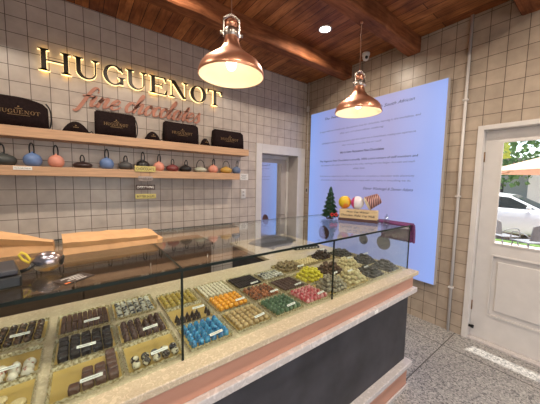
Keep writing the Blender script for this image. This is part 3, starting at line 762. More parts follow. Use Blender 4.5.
tag(b.build('marble_countertop', 'marble'), 'cream marble slab on the counter under the trays', 'countertop')
# glass case
GYf, GX1, GZ = -2.388, -1.2, 1.308
t = thing('glass_display_case', 'long clear glass case with dark green edges standing on the marble', 'display case', (-2.8, -2.0, DZK))
def gp(name, m, x0, x1, y0, y1, z0, z1):
    b = MB(); b.box(x0+2.8, x1+2.8, y0+2.0, y1+2.0, z0-DZK, z1-DZK); return b.build(name, m, t)
zt = GZ-.008
for x0, x1 in ((CX0+.05, -2.964), (-2.956, -2.114), (-2.106, GX1)): gp('front_pane', 'glass_f', x0, x1, GYf, GYf+.006, DZK+.001, zt-.001)
for x0, x1 in ((CX0+.05, -2.964), (-2.956, GX1)): gp('top_pane', 'glass', x0, x1, GYf, -1.6, zt, GZ)
gp('end_pane', 'glass', GX1-.006, GX1, GYf+.007, -1.6, DZK+.001, zt-.001)
gp('edge_strip', 'edge', CX0+.05, GX1, GYf-.003, GYf-.0002, GZ-.0105, GZ)
gp('edge_strip', 'edge', GX1+.0002, GX1+.0025, GYf, -1.6, GZ-.008, GZ)
gp('edge_strip', 'edge', CX0+.05, GX1, -1.5998, -1.598, GZ-.007, GZ)
gp('pane_joint', 'edge', -2.9635, -2.9565, GYf-.002, GYf+.006, DZK+.001, zt)
gp('pane_joint', 'edge', -2.9635, -2.9565, GYf, -1.6, zt, GZ+.0003)
gp('pane_joint', 'edge', -2.1135, -2.1065, GYf-.001, GYf+.006, DZK+.001, zt)
gp('pane_joint', 'edge', GX1-.0055, GX1+.0015, GYf-.001, GYf+.006, DZK+.001, zt)

# back cabinet & side return
t = thing('back_cabinet', 'low brown cabinet along the tiled wall behind the counter', 'cabinet', (-3.3, -.25, 0))
b = MB(); b.box(-1.2, 1.3, -.22, .248, 0, .86); b.build('carcass', 'brown_cab', t)
for k in range(4):
    b = MB(); b.rbox(-1.19+k*.622, -1.19+k*.622+.612, -.242, -.222, .08, .84, .003); dr = b.build('cabinet_door', 'brown_cab', t)
    b = S(); b.tube([(-1.19+k*.622+.56, -.262, .62), (-1.19+k*.622+.56, -.262, .76)], .006); b.build('handle', 'steel', dr)
b = MB(); b.rbox(-1.2, 1.31, -.26, .248, .862, .89, .004); b.build('worktop', 'brown_cab', t)
t = thing('side_cabinet', 'marble-topped return cabinet joining the counter near the inner door', 'cabinet', (-1.58, -1.22, 0))
b = MB(); b.box(-.36, .36, -.36, .33, 0, .925); b.build('carcass', 'brown_cab', t)
b = MB(); b.rbox(-.38, .4, -.372, .36, .926, .956, .004); b.build('marble_top', 'marble', t)
b = MB(); b.rbox(-.372, -.362, -.33, .30, .06, .9, .002); b.build('cabinet_door', 'panel', t)
# grey cloth on the return
M['greycloth'] = mat('dark_grey_cloth', (.055, .055, .06), .9, 0, .3, 20, bump=.6)
b = S(); N = 16
for i in range(1):
    vs = []; fs = []
    for a in range(N+1):
        for c in range(N+1):
            u, v = a/N, c/N; e = (math.sin(PI*u)*math.sin(PI*v))**.5
            vs.append((.5*(u-.5), .34*(v-.5)+.03*math.sin(9*u), max(0.002, .085*e*(.65+.35*math.sin(11*u+4*v)*math.cos(8*v+2*u)))))
    for a in range(N):
        for c in range(N): fs.append((a*(N+1)+c, (a+1)*(N+1)+c, (a+1)*(N+1)+c+1, a*(N+1)+c+1))
    k = len(vs); vs2 = [(x, y, 0) for x, y, z in vs]
    fs2 = [tuple(reversed([q+k for q in f])) for f in fs]
    rim = [a*(N+1) for a in range(N+1)]+[N*(N+1)+c for c in range(1, N+1)]+[a*(N+1)+N for a in range(N-1, -1, -1)]+[c for c in range(N-1, 0, -1)]
    side = [(rim[j], rim[(j+1) % len(rim)], rim[(j+1) % len(rim)]+k, rim[j]+k) for j in range(len(rim))]
    b.add(vs+vs2, fs+fs2+side)
tag(b.build('folded_cloth', 'greycloth', None, (-1.55, -1.13, .957), (0, 0, .3)), 'crumpled dark grey cloth on the return cabinet by the inner door', 'cloth')
t = thing('utensil_tray', 'slim black tray on the marble behind the pale chocolates', 'tray', (-1.44, -1.53, .957), math.radians(-14))
b = MB(); b.box(-.14, .14, -.035, .035, 0, .006); b.build('tray_base', 'black', t)
b = MB(); b.box(-.14, .14, -.035, -.03, .006, .022); b.box(-.14, .14, .03, .035, .006, .022); b.box(-.14, -.135, -.03, .03, .006, .022); b.box(.135, .14, -.03, .03, .006, .022); b.build('tray_rim', 'black', t)
for k in range(7):
    b = MB(); b.box(-.12+k*.036, -.10+k*.036, -.0365, -.0352, .008, .016); b.build('price_mark', 'paper', t)
t.location = (-1.44, -1.50, .957)

# ------------------------------------------------------------------ trays and chocolates
CN = {'glossy_dark_swirl': 'dark_truffle', 'white_speckled': 'egg_chocolate', 'cream_chocolate': 'cream_chocolate', 'brown_dusted_chocolate': 'brown_chocolate', 'very_dark_chocolate': 'dark_chocolate_block',
 'milk_chocolate': 'milk_chocolate_block', 'white_and_dark_marbled': 'marbled_disc', 'dark_cream_marbled': 'marbled_truffle', 'olive_gold': 'golden_bonbon', 'dark_chocolate': 'dark_chocolate', 'blue_glaze_chocolate': 'blue_bonbon',
 'sprinkle_white': 'sprinkled_nugget', 'orange_chocolate': 'orange_bonbon', 'beige_truffle': 'beige_truffle', 'rust_and_dark': 'shell_chocolate', 'green_chocolate': 'green_bonbon', 'pink_red_chocolate': 'pink_bonbon',
 'tan_nut_truffle': 'nut_truffle', 'bright_yellow_chocolate': 'yellow_bonbon', 'grey_beige_truffle': 'dusted_truffle', 'brown_truffle': 'rough_truffle', 'ivory_truffle': 'ivory_truffle', 'dark_grey_dusted': 'dusted_chocolate_square'}
def choc(kind, m, r=.0135, h=.02):
    b = S()
    if kind == 'ball': b.ball((0, 0, r*.95), (r, r, r*.95), 14, 8)
    elif kind == 'rough': b.ball((0, 0, r*.95), (r, r, r*.92), 10, 6, jitter=r*.13)
    elif kind == 'dome': b.lathe([(r*.95, 0), (r, h*.15), (r*.93, h*.45), (r*.7, h*.78), (r*.35, h*.96), (.0004, h)], n=16)
    elif kind == 'oval':
        b.lathe([(r*.8, 0), (r, h*.25), (r*.9, h*.6), (r*.5, h*.92), (.0004, h)], n=16, sx=1, sy=1.25)
    elif kind == 'cone': b.lathe([(r, 0), (r*.8, h*.3), (r*.85, h*.32), (r*.5, h*.65), (r*.52, h*.67), (.0006, h)], n=12)
    elif kind == 'square':
        a, c = r; b.smooth = False; b.rbox(-a, a, -c, c, 0, h, a*.2); b.rbox(-a*.6, a*.6, -c*.6, c*.6, h-.0005, h+.0025, .001)
    elif kind == 'bar': a, c = r; b.smooth = False; b.rbox(-a, a, -c, c, 0, h, .0022)
    elif kind == 'log': b.tube(cr([(0, -r*1.3, r*.6), (0, 0, r*.75), (0, r*1.3, r*.6)], 3), [r*.55, r*.62, r*.66, r*.68, r*.66, r*.62, r*.55], 12)
    elif kind == 'disc': b.lathe([(r, 0), (r*1.02, h*.5), (r*.94, h), (r*.5, h*1.1), (.0004, h*1.12)], n=20)
    elif kind == 'shell':
        n = 24; rings = []
        for q in range(6):
            f = q/5; rr = r*math.cos(f*PI/2*.96); zz = h*math.sin(f*PI/2)
            rings.append([(rr*(1+.13*math.cos(8*2*PI*j/n))*math.cos(2*PI*j/n), rr*(1+.13*math.cos(8*2*PI*j/n))*math.sin(2*PI*j/n), zz) for j in range(n)])
        b.loft(rings)
    elif kind == 'block':
        a, c = r; b.smooth = False; b.rbox(-a, a, -c, c, 0, h, min(a, c)*.42, seg=3)
    o = b.build(CN.get(m.name, 'chocolate'), m); return o
TRAY_ID = [0]
def tray_mesh(w_, d_):
    t = None
    b = MB(); b.box(-w_/2+.006, w_/2-.006, -d_/2+.006, d_/2-.006, 0, .0025); base = b
    n = 20; per = []
    L = [(-w_/2+.006, -d_/2+.006), (w_/2-.006, -d_/2+.006), (w_/2-.006, d_/2-.006), (-w_/2+.006, d_/2-.006)]
    inner = []; outer = []
    for s in range(4):
        a = Vector(L[s]); c = Vector(L[(s+1) % 4]); d2 = (c-a).normalized(); nn = Vector((d2.y, -d2.x))
        for k in range(n):
            q = k/n; p = a+(c-a)*q; amp = .0045+.004*abs(math.sin(q*PI*10))
            corner = 0 if k else 1
            if corner:
                pd = Vector((L[s-1][0], L[s-1][1])); pv = (a-pd).normalized(); n2 = Vector((pv.y, -pv.x)); nn2 = (nn+n2)
                outer.append(p+nn2*.003); inner.append(p)
            else: outer.append(p+nn*amp); inner.append(p)
    r_ = MB(); m = len(inner)
    vs = [(p.x, p.y, .0026) for p in inner]+[(p.x, p.y, .017) for p in outer]+[(p.x, p.y, 0.0158) for p in outer]+[(p.x, p.y, 0) for p in inner]
    fs = []
    for lev in range(3):
        for j in range(m): k = (j+1) % m; fs.append((lev*m+j, lev*m+k, (lev+1)*m+k, (lev+1)*m+j))
    r_.add(vs, fs)
    return base, r_
proto_tag = None
def price_tag(x, y, z, rz, label):
    global proto_tag
    if proto_tag is None:
        t = thing('price_tag', label, 'price tag', (x, y, z), rz, 'white price tags on the chocolates')
        b = MB(); b.box(-.03, .03, -.0006, .0006, 0, .0105, Matrix.Rotation(math.radians(-52), 4, 'X')); c = b.build('card', 'paper', t)
        b = MB(); b.box(-.024, .02, -.0011, -.0007, .0048, .0058, Matrix.Rotation(math.radians(-52), 4, 'X')); b.build('print_line', 'tagink', t)
        proto_tag = t; return t
    t = copy_tree(proto_tag); t.location = (x, y, z); t.rotation_euler.z = rz; t['label'] = label; return t
TR = []
def tray(cx, cy, w_, d_, kinds, nx, ny, desc, layers=1, gap=1.0, rows=None, tag_=True, dim=None, x_rng=None, y_rng=None, tilt=0, skip=None, trim='gold_card', lace='lace', jit=.0012, tagpos=None):
    """kinds: list of (kind, material, r, h, colour words). Fills a nx * ny grid, with further layers on top."""
    if cy < -2.2: cy = -2.276; d_ = .172 if layers == 1 else .178
    elif cy < -1.94: cy = -2.086; d_ = .168 if layers == 1 else .178
    else: cy -= .055; d_ = min(d_, .182)
    if d_ < .14: cy -= .02
    t = thing('chocolate_tray', '%s tray holding the %s' % ('gold card' if trim == 'gold_card' else 'brown card', desc), 'tray', (cx, cy, DZK), 0, 'card trays in the glass case')
    w_ += .008; d_ += .008
    base, rim = tray_mesh(w_, d_)
    base.build('tray_base', trim, t); rim.build('scalloped_rim', lace, t)
    protos = []
    x0, x1 = x_rng or (-w_/2+.012, w_/2-.012); y0, y1 = y_rng or (-d_/2+.012, d_/2-.012)
    z = DZK+.003; maxh = 0
    if y_rng: y1 = min(y1, y0+.0295*ny)
    if kinds[0][0] in ('ball', 'dome', 'disc', 'shell', 'cone', 'rough'): ny = min(ny, max(3, int((y1-y0)/.0264+.25)))
    dx = (x1-x0)/nx; dy = (y1-y0)/ny
    for (k, m_, r, h, cw) in kinds:
        if k in ('ball', 'dome', 'disc', 'shell', 'cone', 'rough'): r = min(r, min(dx, dy)*.5*(.94 if layers == 1 else 1.15))
        if k in ('block', 'square', 'bar'): r = (dx*.43, dy*.465)
        if k == 'oval': r = min(r, dx/2.05, dy/2.05)
        p = choc(k, m_, r, h); tag(p, cw, 'chocolate', cw); protos.append([p, False])
    def place(pi, x, y, z, rz):
        p = protos[pi]
        o = p[0] if not p[1] else p[0].copy()
        if p[1]: COL.objects.link(o)
        p[1] = True
        o.location = (cx+x, cy+y, z); o.rotation_euler = (0, 0, rz)
    hs = kinds[0][3] if kinds[0][0] not in ('ball', 'rough', 'log') else kinds[0][2]*1.9
    hs = min(hs, 2*min(dx, dy)) if kinds[0][0] in ('ball', 'rough') else hs
    top = z
    for L in range(layers):
        mx, my = nx-L, ny-L
        if mx < 1 or my < 1: break
        for i in range(mx):
            for j in range(my):
                if skip and skip(i, j, L): continue
                if layers > 1 and i in (0, mx-1) and j in (0, my-1): continue
                if L < layers-1 and 2 <= i <= mx-3 and 2 <= j <= my-3: continue
                pi = random.randrange(len(protos)) if len(protos) > 1 else 0
                jj = jit*(.5 if layers == 1 else 2.6); x = x0+dx*(i+.5+L*.5)+random.uniform(-jj, jj); y = y0+dy*(j+.5+L*.5)+random.uniform(-jj, jj)
                rz = random.uniform(-.12, .12) if kinds[pi][0] in ('bar', 'square', 'block', 'log') else random.uniform(0, 6.28)
                if kinds[pi][0] == 'bar': rz = random.uniform(-.02, .02)
                place(pi, x, y, z+L*hs*.80+(random.uniform(0, .0035) if L else 0), rz)
    top = z+hs*(1+.80*(layers-1))
    for p in protos:
        if not p[1]: bpy.data.objects.remove(p[0])
    if tag_:
        tx, ty = tagpos or (.02, -d_*.22); ty -= .012
        price_tag(cx+tx, cy+ty, top+.0005, math.radians(random.uniform(-4, 8)), 'white price tag on the '+desc)
C = lambda *a, **k: mat(*a, **k)
c_dark = C('dark_chocolate', (.035, .016, .012), .32); c_dark2 = C('very_dark_chocolate', (.012, .006, .006), .45, spec=.3); c_milk = C('milk_chocolate', (.095, .04, .028), .4)
c_milk2 = C('brown_dusted_chocolate', (.075, .032, .022), .5, 0, .25, 120); c_gloss = two_tone('glossy_dark_swirl', (.02, .012, .01), (.16, .085, .05), 60, .55, .2, soft=.1, obj_rand=True, coat=.3)
c_white = two_tone('white_speckled', (.66, .60, .50), (.40, .16, .12), 70, .64, .4, soft=.03, obj_rand=True)
c_cream = C('cream_chocolate', (.60, .47, .25), .4); c_bluew = two_tone('white_and_dark_marbled', (.03, .03, .045), (.55, .53, .46), 55, .47, .35, soft=.05, obj_rand=True)
c_marb = two_tone('dark_cream_marbled', (.022, .014, .012), (.60, .53, .38), 45, .52, .25, soft=.04, obj_rand=True, coat=.3)
c_olive = two_tone('olive_gold', (.26, .18, .035), (.50, .36, .06), 70, .5, .35, soft=.15, obj_rand=True); c_blue = two_tone('blue_glaze_chocolate', (.008, .10, .30), (.08, .40, .68), 60, .5, .25, soft=.15, obj_rand=True, coat=.4)
c_teal = C('teal_chocolate', (.12, .24, .22), .4); c_nonp = two_tone('sprinkle_white', (.62, .56, .44), (.30, .10, .06), 170, .6, .5, soft=.05)
c_orange = C('orange_chocolate', (.80, .34, .012), .35, 0, .1, 60, coat=.3); c_beige = C('beige_truffle', (.52, .36, .17), .6, 0, .25, 90)
c_rust = two_tone('rust_and_dark', (.05, .018, .012), (.48, .17, .07), 70, .48, .45, soft=.1, obj_rand=True); c_green = two_tone('green_chocolate', (.05, .10, .055), (.14, .23, .13), 70, .5, .45, soft=.15, obj_rand=True)
c_pink = two_tone('pink_red_chocolate', (.48, .03, .06), (.72, .36, .36), 45, .52, .3, soft=.1, obj_rand=True, coat=.3); c_yellow = C('bright_yellow_chocolate', (.66, .56, .03), .4, 0, .15, 90)
c_tan = two_tone('tan_nut_truffle', (.17, .11, .055), (.40, .30, .16), 110, .5, .6, soft=.1, bump=.5); c_grey = two_tone('grey_beige_truffle', (.17, .14, .095), (.40, .34, .24), 90, .5, .6, soft=.1, bump=.4, obj_rand=True)
c_brn = C('brown_truffle', (.10, .05, .03), .6, 0, .3, 110, bump=.5); c_ivory = two_tone('ivory_truffle', (.60, .50, .28), (.50, .22, .10), 50, .68, .5, soft=.04, obj_rand=True)
c_dgrey = C('dark_grey_dusted', (.05, .045, .04), .7, 0, .3, 100)
Y1, Y2, Y3 = -1.79, -2.035, -2.25
D1, D2, D3 = .20, .19, .195
W = .192
# column A
xA = -3.478
tray(xA, -1.80, W, .225, [('ball', c_gloss, .0145, .02, 'glossy dark swirled truffle in the leftmost back tray')], 6, 6, 'glossy dark truffles at the far left', skip=None)
tray(xA, -2.03, W, .20, [('oval', c_white, .0155, .027, 'white egg-shaped chocolate with pink specks in the left tray')], 5, 4, 'white pink-speckled eggs', skip=lambda i, j, L: j == 3, y_rng=(-.09, .06))
tray(xA, -2.255, W, .19, [('disc', c_cream, .0185, .009, 'round cream disc chocolate in the nearest left tray')], 4, 4, 'round cream discs', skip=lambda i, j, L: j == 3 or (i+j) % 5 == 0, tag_=False, jit=.002)
# column B
xB = -3.245
tray(xB, -1.815, W, .205, [('bar', c_milk2, .0165, .014, 'long brown chocolate bar standing in the back tray of bars')], 9, 2, 'long brown chocolate bars', skip=None, tagpos=(.025, -.03))
tray(xB, -2.035, W, .19, [('block', c_dark2, .0155, .026, 'very dark ridged chocolate block in the middle left tray')], 5, 4, 'very dark chocolate blocks', tagpos=(.0, -.04))
tray(xB, -2.252, W, .20, [('block', c_milk, .016, .026, 'milk brown chocolate block in the half-empty gold tray')], 5, 5, 'last milk brown blocks', skip=lambda i, j, L: not ((i == 1 and j < 1) or (i == 2 and j < 3) or (i == 3 and j < 3) or (i == 4 and j < 5)), tagpos=(.01, -.055))
# column C
xC = -3.04
tray(xC, -1.80, .182, .19, [('disc', c_bluew, .0125, .011, 'small blue-white and dark marbled disc in the third tray of the back row')], 6, 6, 'blue-white and dark marbled discs', tag_=False, lace='lace')
tray(xC, -2.025, .182, .20, [('dome', c_milk2, .0145, .026, 'brown domed chocolate behind the marbled balls')], 6, 5, 'brown chocolate domes', skip=lambda i, j, L: i in (3,) and j == 4, tagpos=(.02, -.05))
tray(xC, -2.245, .182, .19, [('ball', c_marb, .0158, .03, 'black and cream marbled ball in the front tray left of the glass joint')], 5, 5, 'black and cream marbled balls', skip=lambda i, j, L: j > 1, tagpos=(.012, -.05))
# column D
xD = -2.828
tray(xD, -1.845, .185, .175, [('dome', c_olive, .0135, .018, 'olive gold domed chocolate in the back tray right of the glass joint')], 6, 5, 'olive gold domes', tag_=False)
tray(xD, -2.035, .185, .19, [('cone', c_dark, .0125, .034, 'dark pointed cone chocolate behind the blue ones')], 7, 5, 'dark pointed cones', skip=lambda i, j, L: j > 1 or i == 5, tagpos=(.035, -.015))
tray(xD, -2.25, .185, .20, [('dome', c_blue, .0155, .028, 'shiny blue marbled chocolate in the blue tray')], 6, 6, 'shiny blue chocolates', tagpos=(.02, -.065), jit=.003)
# column E
xE = -2.616
tray(xE, -1.85, .185, .18, [('log', c_nonp, .0125, .02, 'white sprinkled chocolate nugget in the back row')], 8, 5, 'white sprinkled nuggets', tag_=False, jit=.004)
tray(xE, -2.035, .185, .18, [('ball', c_orange, .014, .03, 'bright orange chocolate ball')], 6, 5, 'bright orange balls', tagpos=(.045, -.045))
tray(xE, -2.25, .185, .20, [('ball', c_beige, .0145, .03, 'beige dusted truffle in front of the orange balls')], 6, 6, 'beige dusted truffles', layers=1, tagpos=(.035, -.055))
# column F
xF = -2.40
tray(xF, -1.85, .185, .17, [('bar', c_dark2, .0155, .015, 'thin very dark stick in the back row behind the rust chocolates')], 10, 2, 'thin very dark sticks', tagpos=(.03, -.06))
tray(xF, -2.035, .185, .185, [('shell', c_rust, .0145, .022, 'rust and dark shell chocolate behind the green ones')], 6, 6, 'rust and dark shells', tagpos=(.05, -.06), jit=.004)
tray(xF, -2.25, .185, .20, [('shell', c_green, .0155, .024, 'dull green moulded chocolate')], 6, 6, 'dull green moulded chocolates', tagpos=(.02, -.055), jit=.003)
# column G
xG = -2.188
tray(xG, -1.825, .185, .13, [('disc', c_bluew, .012, .012, 'black and white marbled piece in the short back tray')], 6, 4, 'black and white marbled pieces', tagpos=(.05, -.02))
tray(xG, -1.99, .185, .18, [('square', c_milk2, .0128, .012, 'flat brown square chocolate')], 6, 6, 'flat brown squares', tagpos=(.04, -.05))
tray(xG, -2.245, .185, .195, [('dome', c_pink, .0145, .026, 'pink and red marbled chocolate')], 6, 6, 'pink and red marbled chocolates', tagpos=(.04, -.05))
# column H
xH = -1.985
tray(xH, -1.80, .203, .17, [('rough', c_tan, .013, .02, 'rough tan nutty truffle in the back row')], 7, 6, 'rough tan nutty truffles', layers=2, tag_=False, jit=.003)
tray(xH, -2.0, .203, .19, [('ball', c_yellow, .0135, .02, 'bright yellow chocolate ball in the heaped tray')], 6, 6, 'bright yellow balls', layers=3, tagpos=(-.02, .08))
tray(xH, -2.235, .203, .20, [('ball', c_grey, .0145, .02, 'grey-beige dusted truffle heaped left of the thin glass seam')], 6, 6, 'grey-beige dusted truffles', layers=3, tagpos=(.06, .03))
# column I
xI = -1.772
tray(xI, -1.76, .203, .13, [('ball', c_cream, .0125, .02, 'pale cream ball in the back row near the black tray')], 7, 5, 'pale cream balls', tag_=False)
tray(xI, -1.955, .203, .19, [('rough', c_brn, .0135, .02, 'rough brown truffle heaped in the middle row')], 6, 6, 'rough brown truffles', layers=3, tag_=False, jit=.003)
tray(xI, -2.235, .203, .20, [('ball', c_ivory, .0145, .02, 'ivory truffle with orange flecks heaped in the front row')], 6, 6, 'ivory orange-flecked truffles', layers=3, tagpos=(-.03, .0), jit=.002)
# column J / K
xJ = -1.558
tray(xJ, -1.76, .203, .15, [('rough', c_dark, .0135, .02, 'dark rough truffle heaped in the back right')], 6, 5, 'dark rough truffles at the back', layers=3, tagpos=(.02, .02), jit=.003)
tray(xJ, -1.955, .203, .19, [('ball', c_ivory, .0135, .02, 'ivory truffle heaped behind the dark grey squares')], 6, 6, 'ivory truffles beside the dark heap', layers=3, tagpos=(.02, .0))
tray(xJ, -2.235, .203, .20, [('block', c_dgrey, .0138, .019, 'dark grey dusted square heaped in the front right tray')], 6, 5, 'dark grey dusted squares', layers=3, trim='panel', tagpos=(-.02, .02))
xK = -1.338
tray(xK, -1.80, .203, .20, [('block', c_dgrey, .0138, .019, 'dark grey dusted square in the back tray by the end glass')], 6, 5, 'dark grey squares at the back by the end glass', layers=3, trim='panel', tag_=False)
tray(xK, -2.03, .203, .2, [('block', c_dgrey, .0138, .019, 'dark grey dusted square in the middle tray by the end glass')], 6, 5, 'dark grey squares in the middle by the end glass', layers=4, trim='panel', tagpos=(.02, .0))
tray(xK, -2.255, .203, .19, [('block', c_dgrey, .0138, .019, 'dark grey dusted square in the front corner tray by the end glass')], 6, 5, 'dark grey squares in the front corner', layers=4, trim='panel', tag_=False)

# ------------------------------------------------------------------ things on the glass top
ZT = GZ+.0006
def paper_bag(name, label, loc, rz, L, Wd, H, seed, taper=0, openend=1, pinch=.0):
    t = thing(name, label, 'paper bag', loc, rz, 'brown paper bags lying on the glass')
    rg = random.Random(seed); b = MB(); rings = []; N = 12
    for i in range(N+1):
        q = i/N; x = -L/2+L*q
        wq = Wd*(1-taper*q); hq = H*(1-.75*q**1.5*(1 if taper else .3))
        if i == 0: pass
        j = lambda a=.003: rg.uniform(-a, a)
        fold = .35
        rings.append([(x+j(), -wq/2+j(), 0), (x+j(), wq/2+j(), 0), (x+j(), wq/2-hq*.35+j(.001), hq*.5), (x+j(), wq/2+j(), hq+j(.002)), (x+j(), 0, hq+.008*math.sin(q*7)+.004+j(.002)), (x+j(), -wq/2+j(), hq+j(.002)), (x+j(), -wq/2+hq*.45+j(.001), hq*.5)])
    b.loft(rings); b.build('bag_body', 'kraft', t)
    if openend:
        b = MB(); rings = []
        for q in (0, .012, .02):
            w2 = Wd*(1-taper); h2 = H*.32
            rings.append([(L/2+q-.004, -w2/2-q*.3, .0), (L/2+q-.004, w2/2+q*.3, .0), (L/2+q+rg.uniform(-.004, .004), w2/2+q*.3, h2+q*.5), (L/2+q, -w2/2-q*.3, h2+q*.5)])
        b.loft(rings, True)
        if not taper: b.build('crimped_end', 'kraft', t)
    return t
paper_bag('paper_bag', 'long flat brown paper bag lying on the glass in front of the tiles', (-3.128, -1.845, ZT), math.radians(3), .37, .235, .05, 3)
# second bag: peaked sheet at the left edge
t = paper_bag('paper_bag', 'brown paper bag tapering to a point at the left edge of the glass', (-3.64, -1.80, ZT), math.radians(-8), .60, .36, .15, 9, .9)
b = S(); b.tube([(-3.52+3.62, -.135, .035), (-3.40+3.62-.08, -.12, .03)], [.027, .024], 16); b.build('rolled_edge', 'kraft', t)
# foil egg figure
M['foil'] = two_tone('iridescent_foil', (.30, .30, .36), (.62, .34, .12), 9, .55, .22, soft=.12, metal=.85)
M['yelr'] = mat('yellow_ribbon', (.68, .52, .05), .5)
t = thing('foil_egg', 'silver and copper foil egg with yellow loop and black end cap', 'ornament', (-3.34, -2.165, ZT), math.radians(-4)); t.scale = (.66, .66, .66)
b = S(); b.ball((0, 0, .052), (.067, .048, .052), 24, 14); b.build('egg_body', 'foil', t)
b = S(); b.lathe([(.026, 0), (.026, .006), (.02, .009), (.006, .010)], (0, 0, 0), 20, Matrix.Translation((.058, -.012, .055)) @ Matrix.Rotation(math.radians(100), 4, 'Y')); b.build('end_cap', 'black', t)
b = S(); b.tube([(-.062, 0, .065), (-.08, .0, .10), (-.095, 0, .112), (-.105, 0, .10), (-.092, 0, .075), (-.07, 0, .055)], .006, 8, True); b.build('ribbon_loop', 'yelr', t)
# black terminal
t = thing('card_terminal', 'black card terminal with side lever at the left edge of the glass', 'card machine', (-3.445, -2.225, ZT), math.radians(12))
mx = Matrix.Rotation(math.radians(10), 4, 'Y')
b = MB(); b.rbox(-.10, .045, -.07, .07, 0.0, .035, .006); b.build('terminal_body', 'black', t)
b = MB(); b.rbox(-.095, .038, -.065, .065, .036, .052, .005); b.build('terminal_screen', 'grey_pl', t); t.children[-1].data.materials[0] = M['panel']
b = S(); b.tube([(.045, .0, .025), (.065, .0, .03), (.078, .002, .042)], [.006, .005, .007], 8); b.build('lever', 'black', t)
# leaflet
M['leaf_d'] = mat('dark_leaflet', (.035, .022, .018), .5)
t = thing('dark_leaflet', 'dark brown printed leaflet with orange corner mark on the glass beside the foil egg', 'leaflet', (-3.255, -2.29, ZT+.0002), math.radians(34))
b = MB(); b.box(-.055, .055, -.04, .04, 0, .001); b.build('card', 'leaf_d', t)
for k, (x, y, w_) in enumerate(((.0, .022, .07), (.01, .008, .05), (.0, -.008, .06), (.012, -.024, .04))):
    b = MB(); b.box(x-w_/2, x+w_/2, y-.002, y+.002, .0011, .0014); b.build('text_line', 'paper', t)
M['orange'] = mat('orange_mark', (.8, .2, .04), .5)
b = MB(); b.box(-.052, -.034, -.036, -.024, .0011, .0015); b.build('orange_mark', 'orange', t)
t.location = (-3.268, -2.292, ZT+.0002); t.scale = (.8, .8, 1)

# wood sign block with eggs
SGX, SGY = -1.409, -2.066; SGR = math.radians(-68)
M['lightwood'] = mat('pale_wood_board', (.60, .45, .27), .5, 0, .12, 6, stretch=(1, 10, 10)); M['dkbase'] = mat('dark_red_wood', (.08, .035, .035), .5)
t = thing('wooden_sign_block', 'pale wooden sign with dark script on a dark base, on the glass top', 'sign', (SGX, SGY, ZT), SGR)
b = MB(); b.rbox(-.155, .155, -.045, .045, 0, .022, .003); b.build('sign_base', 'dkbase', t)
b = MB(); b.rbox(-.15, .15, -.035, .035, .0225, .098, .004); b.build('sign_board', 'lightwood', t)
text('sign_text', 'Nuus Cup Winner', 'tagink', t, (0, -.0352, .077), (PI/2, 0, 0), width=.18, height=.02, shear=.3, bold=.02)
text('sign_text', 'Chocolate Wafer Cup Walk', 'tagink', t, (0, -.0352, .048), (PI/2, 0, 0), width=.27, height=.022, shear=.3, bold=.02)
RM = Matrix.Rotation(SGR, 4, 'Z')
def on_sign(x): return Vector((SGX, SGY, ZT+.0985))+(RM @ Vector((x, 0, 0)))
def egg(name, label, x, mats, r=.052, h=.054):
    p = on_sign(x); b = S(); b.ball((0, 0, h), (r, r*.85, h), 24, 14)
    o = b.build(name, mats, None, p); o.rotation_euler = (0, 0, SGR); return tag(o, label, 'egg', 'decorated eggs on the wooden sign')
M['yegg'] = two_tone('yellow_orange_egg', (.62, .44, .02), (.66, .17, .03), 14, .53, .35, soft=.08)
def split_mat():
    m, t_, out = nt('white_and_magenta_egg')
    p = t_.nodes.new('ShaderNodeBsdfPrincipled'); p.inputs['Roughness'].default_value = .3
    tc = t_.nodes.new('ShaderNodeTexCoord'); sx = t_.nodes.new('ShaderNodeSeparateXYZ'); t_.links.new(tc.outputs['Generated'], sx.inputs[0])
    r = t_.nodes.new('ShaderNodeValToRGB'); e = r.color_ramp.elements; e[0].position = .30; e[0].color = (.5, .04, .2, 1); e[1].position = .34; e[1].color = (.72, .68, .74, 1)
    t_.links.new(sx.outputs[0], r.inputs['Fac']); t_.links.new(r.outputs[0], p.inputs['Base Color']); t_.links.new(p.outputs[0], out.inputs['Surface']); return m
M['wegg'] = split_mat()
egg('easter_egg', 'yellow and orange egg standing on the wooden sign block', -.116, 'yegg')
egg('easter_egg', 'white and magenta egg in the middle of the wooden sign block', -.012, 'wegg')
M['stripe'] = two_tone('dark_pink_stripes', (.10, .03, .035), (.42, .22, .2), 26, .5, .45, 'wave', .08)
p = on_sign(.105)
t = thing('striped_cup', 'tipped maroon striped cup showing its cream filling, on the wooden sign block', 'cup', p+Vector((0, 0, .074)), SGR); t.scale = (1.25, 1.25, 1.25)
mx = Matrix.Rotation(math.radians(-118), 4, 'Y') @ Matrix.Rotation(math.radians(18), 4, 'X')
b = S(); b.lathe([(.030, -.045), (.034, -.04), (.044, .03), (.046, .036)], n=28, mx=mx); b.build('cup_wall', 'stripe', t)
b = S(); b.lathe([(.0435, .0362), (.041, .041), (.02, .044), (.001, .045)], n=28, mx=mx); b.build('cream_filling', 'cream_in', t)
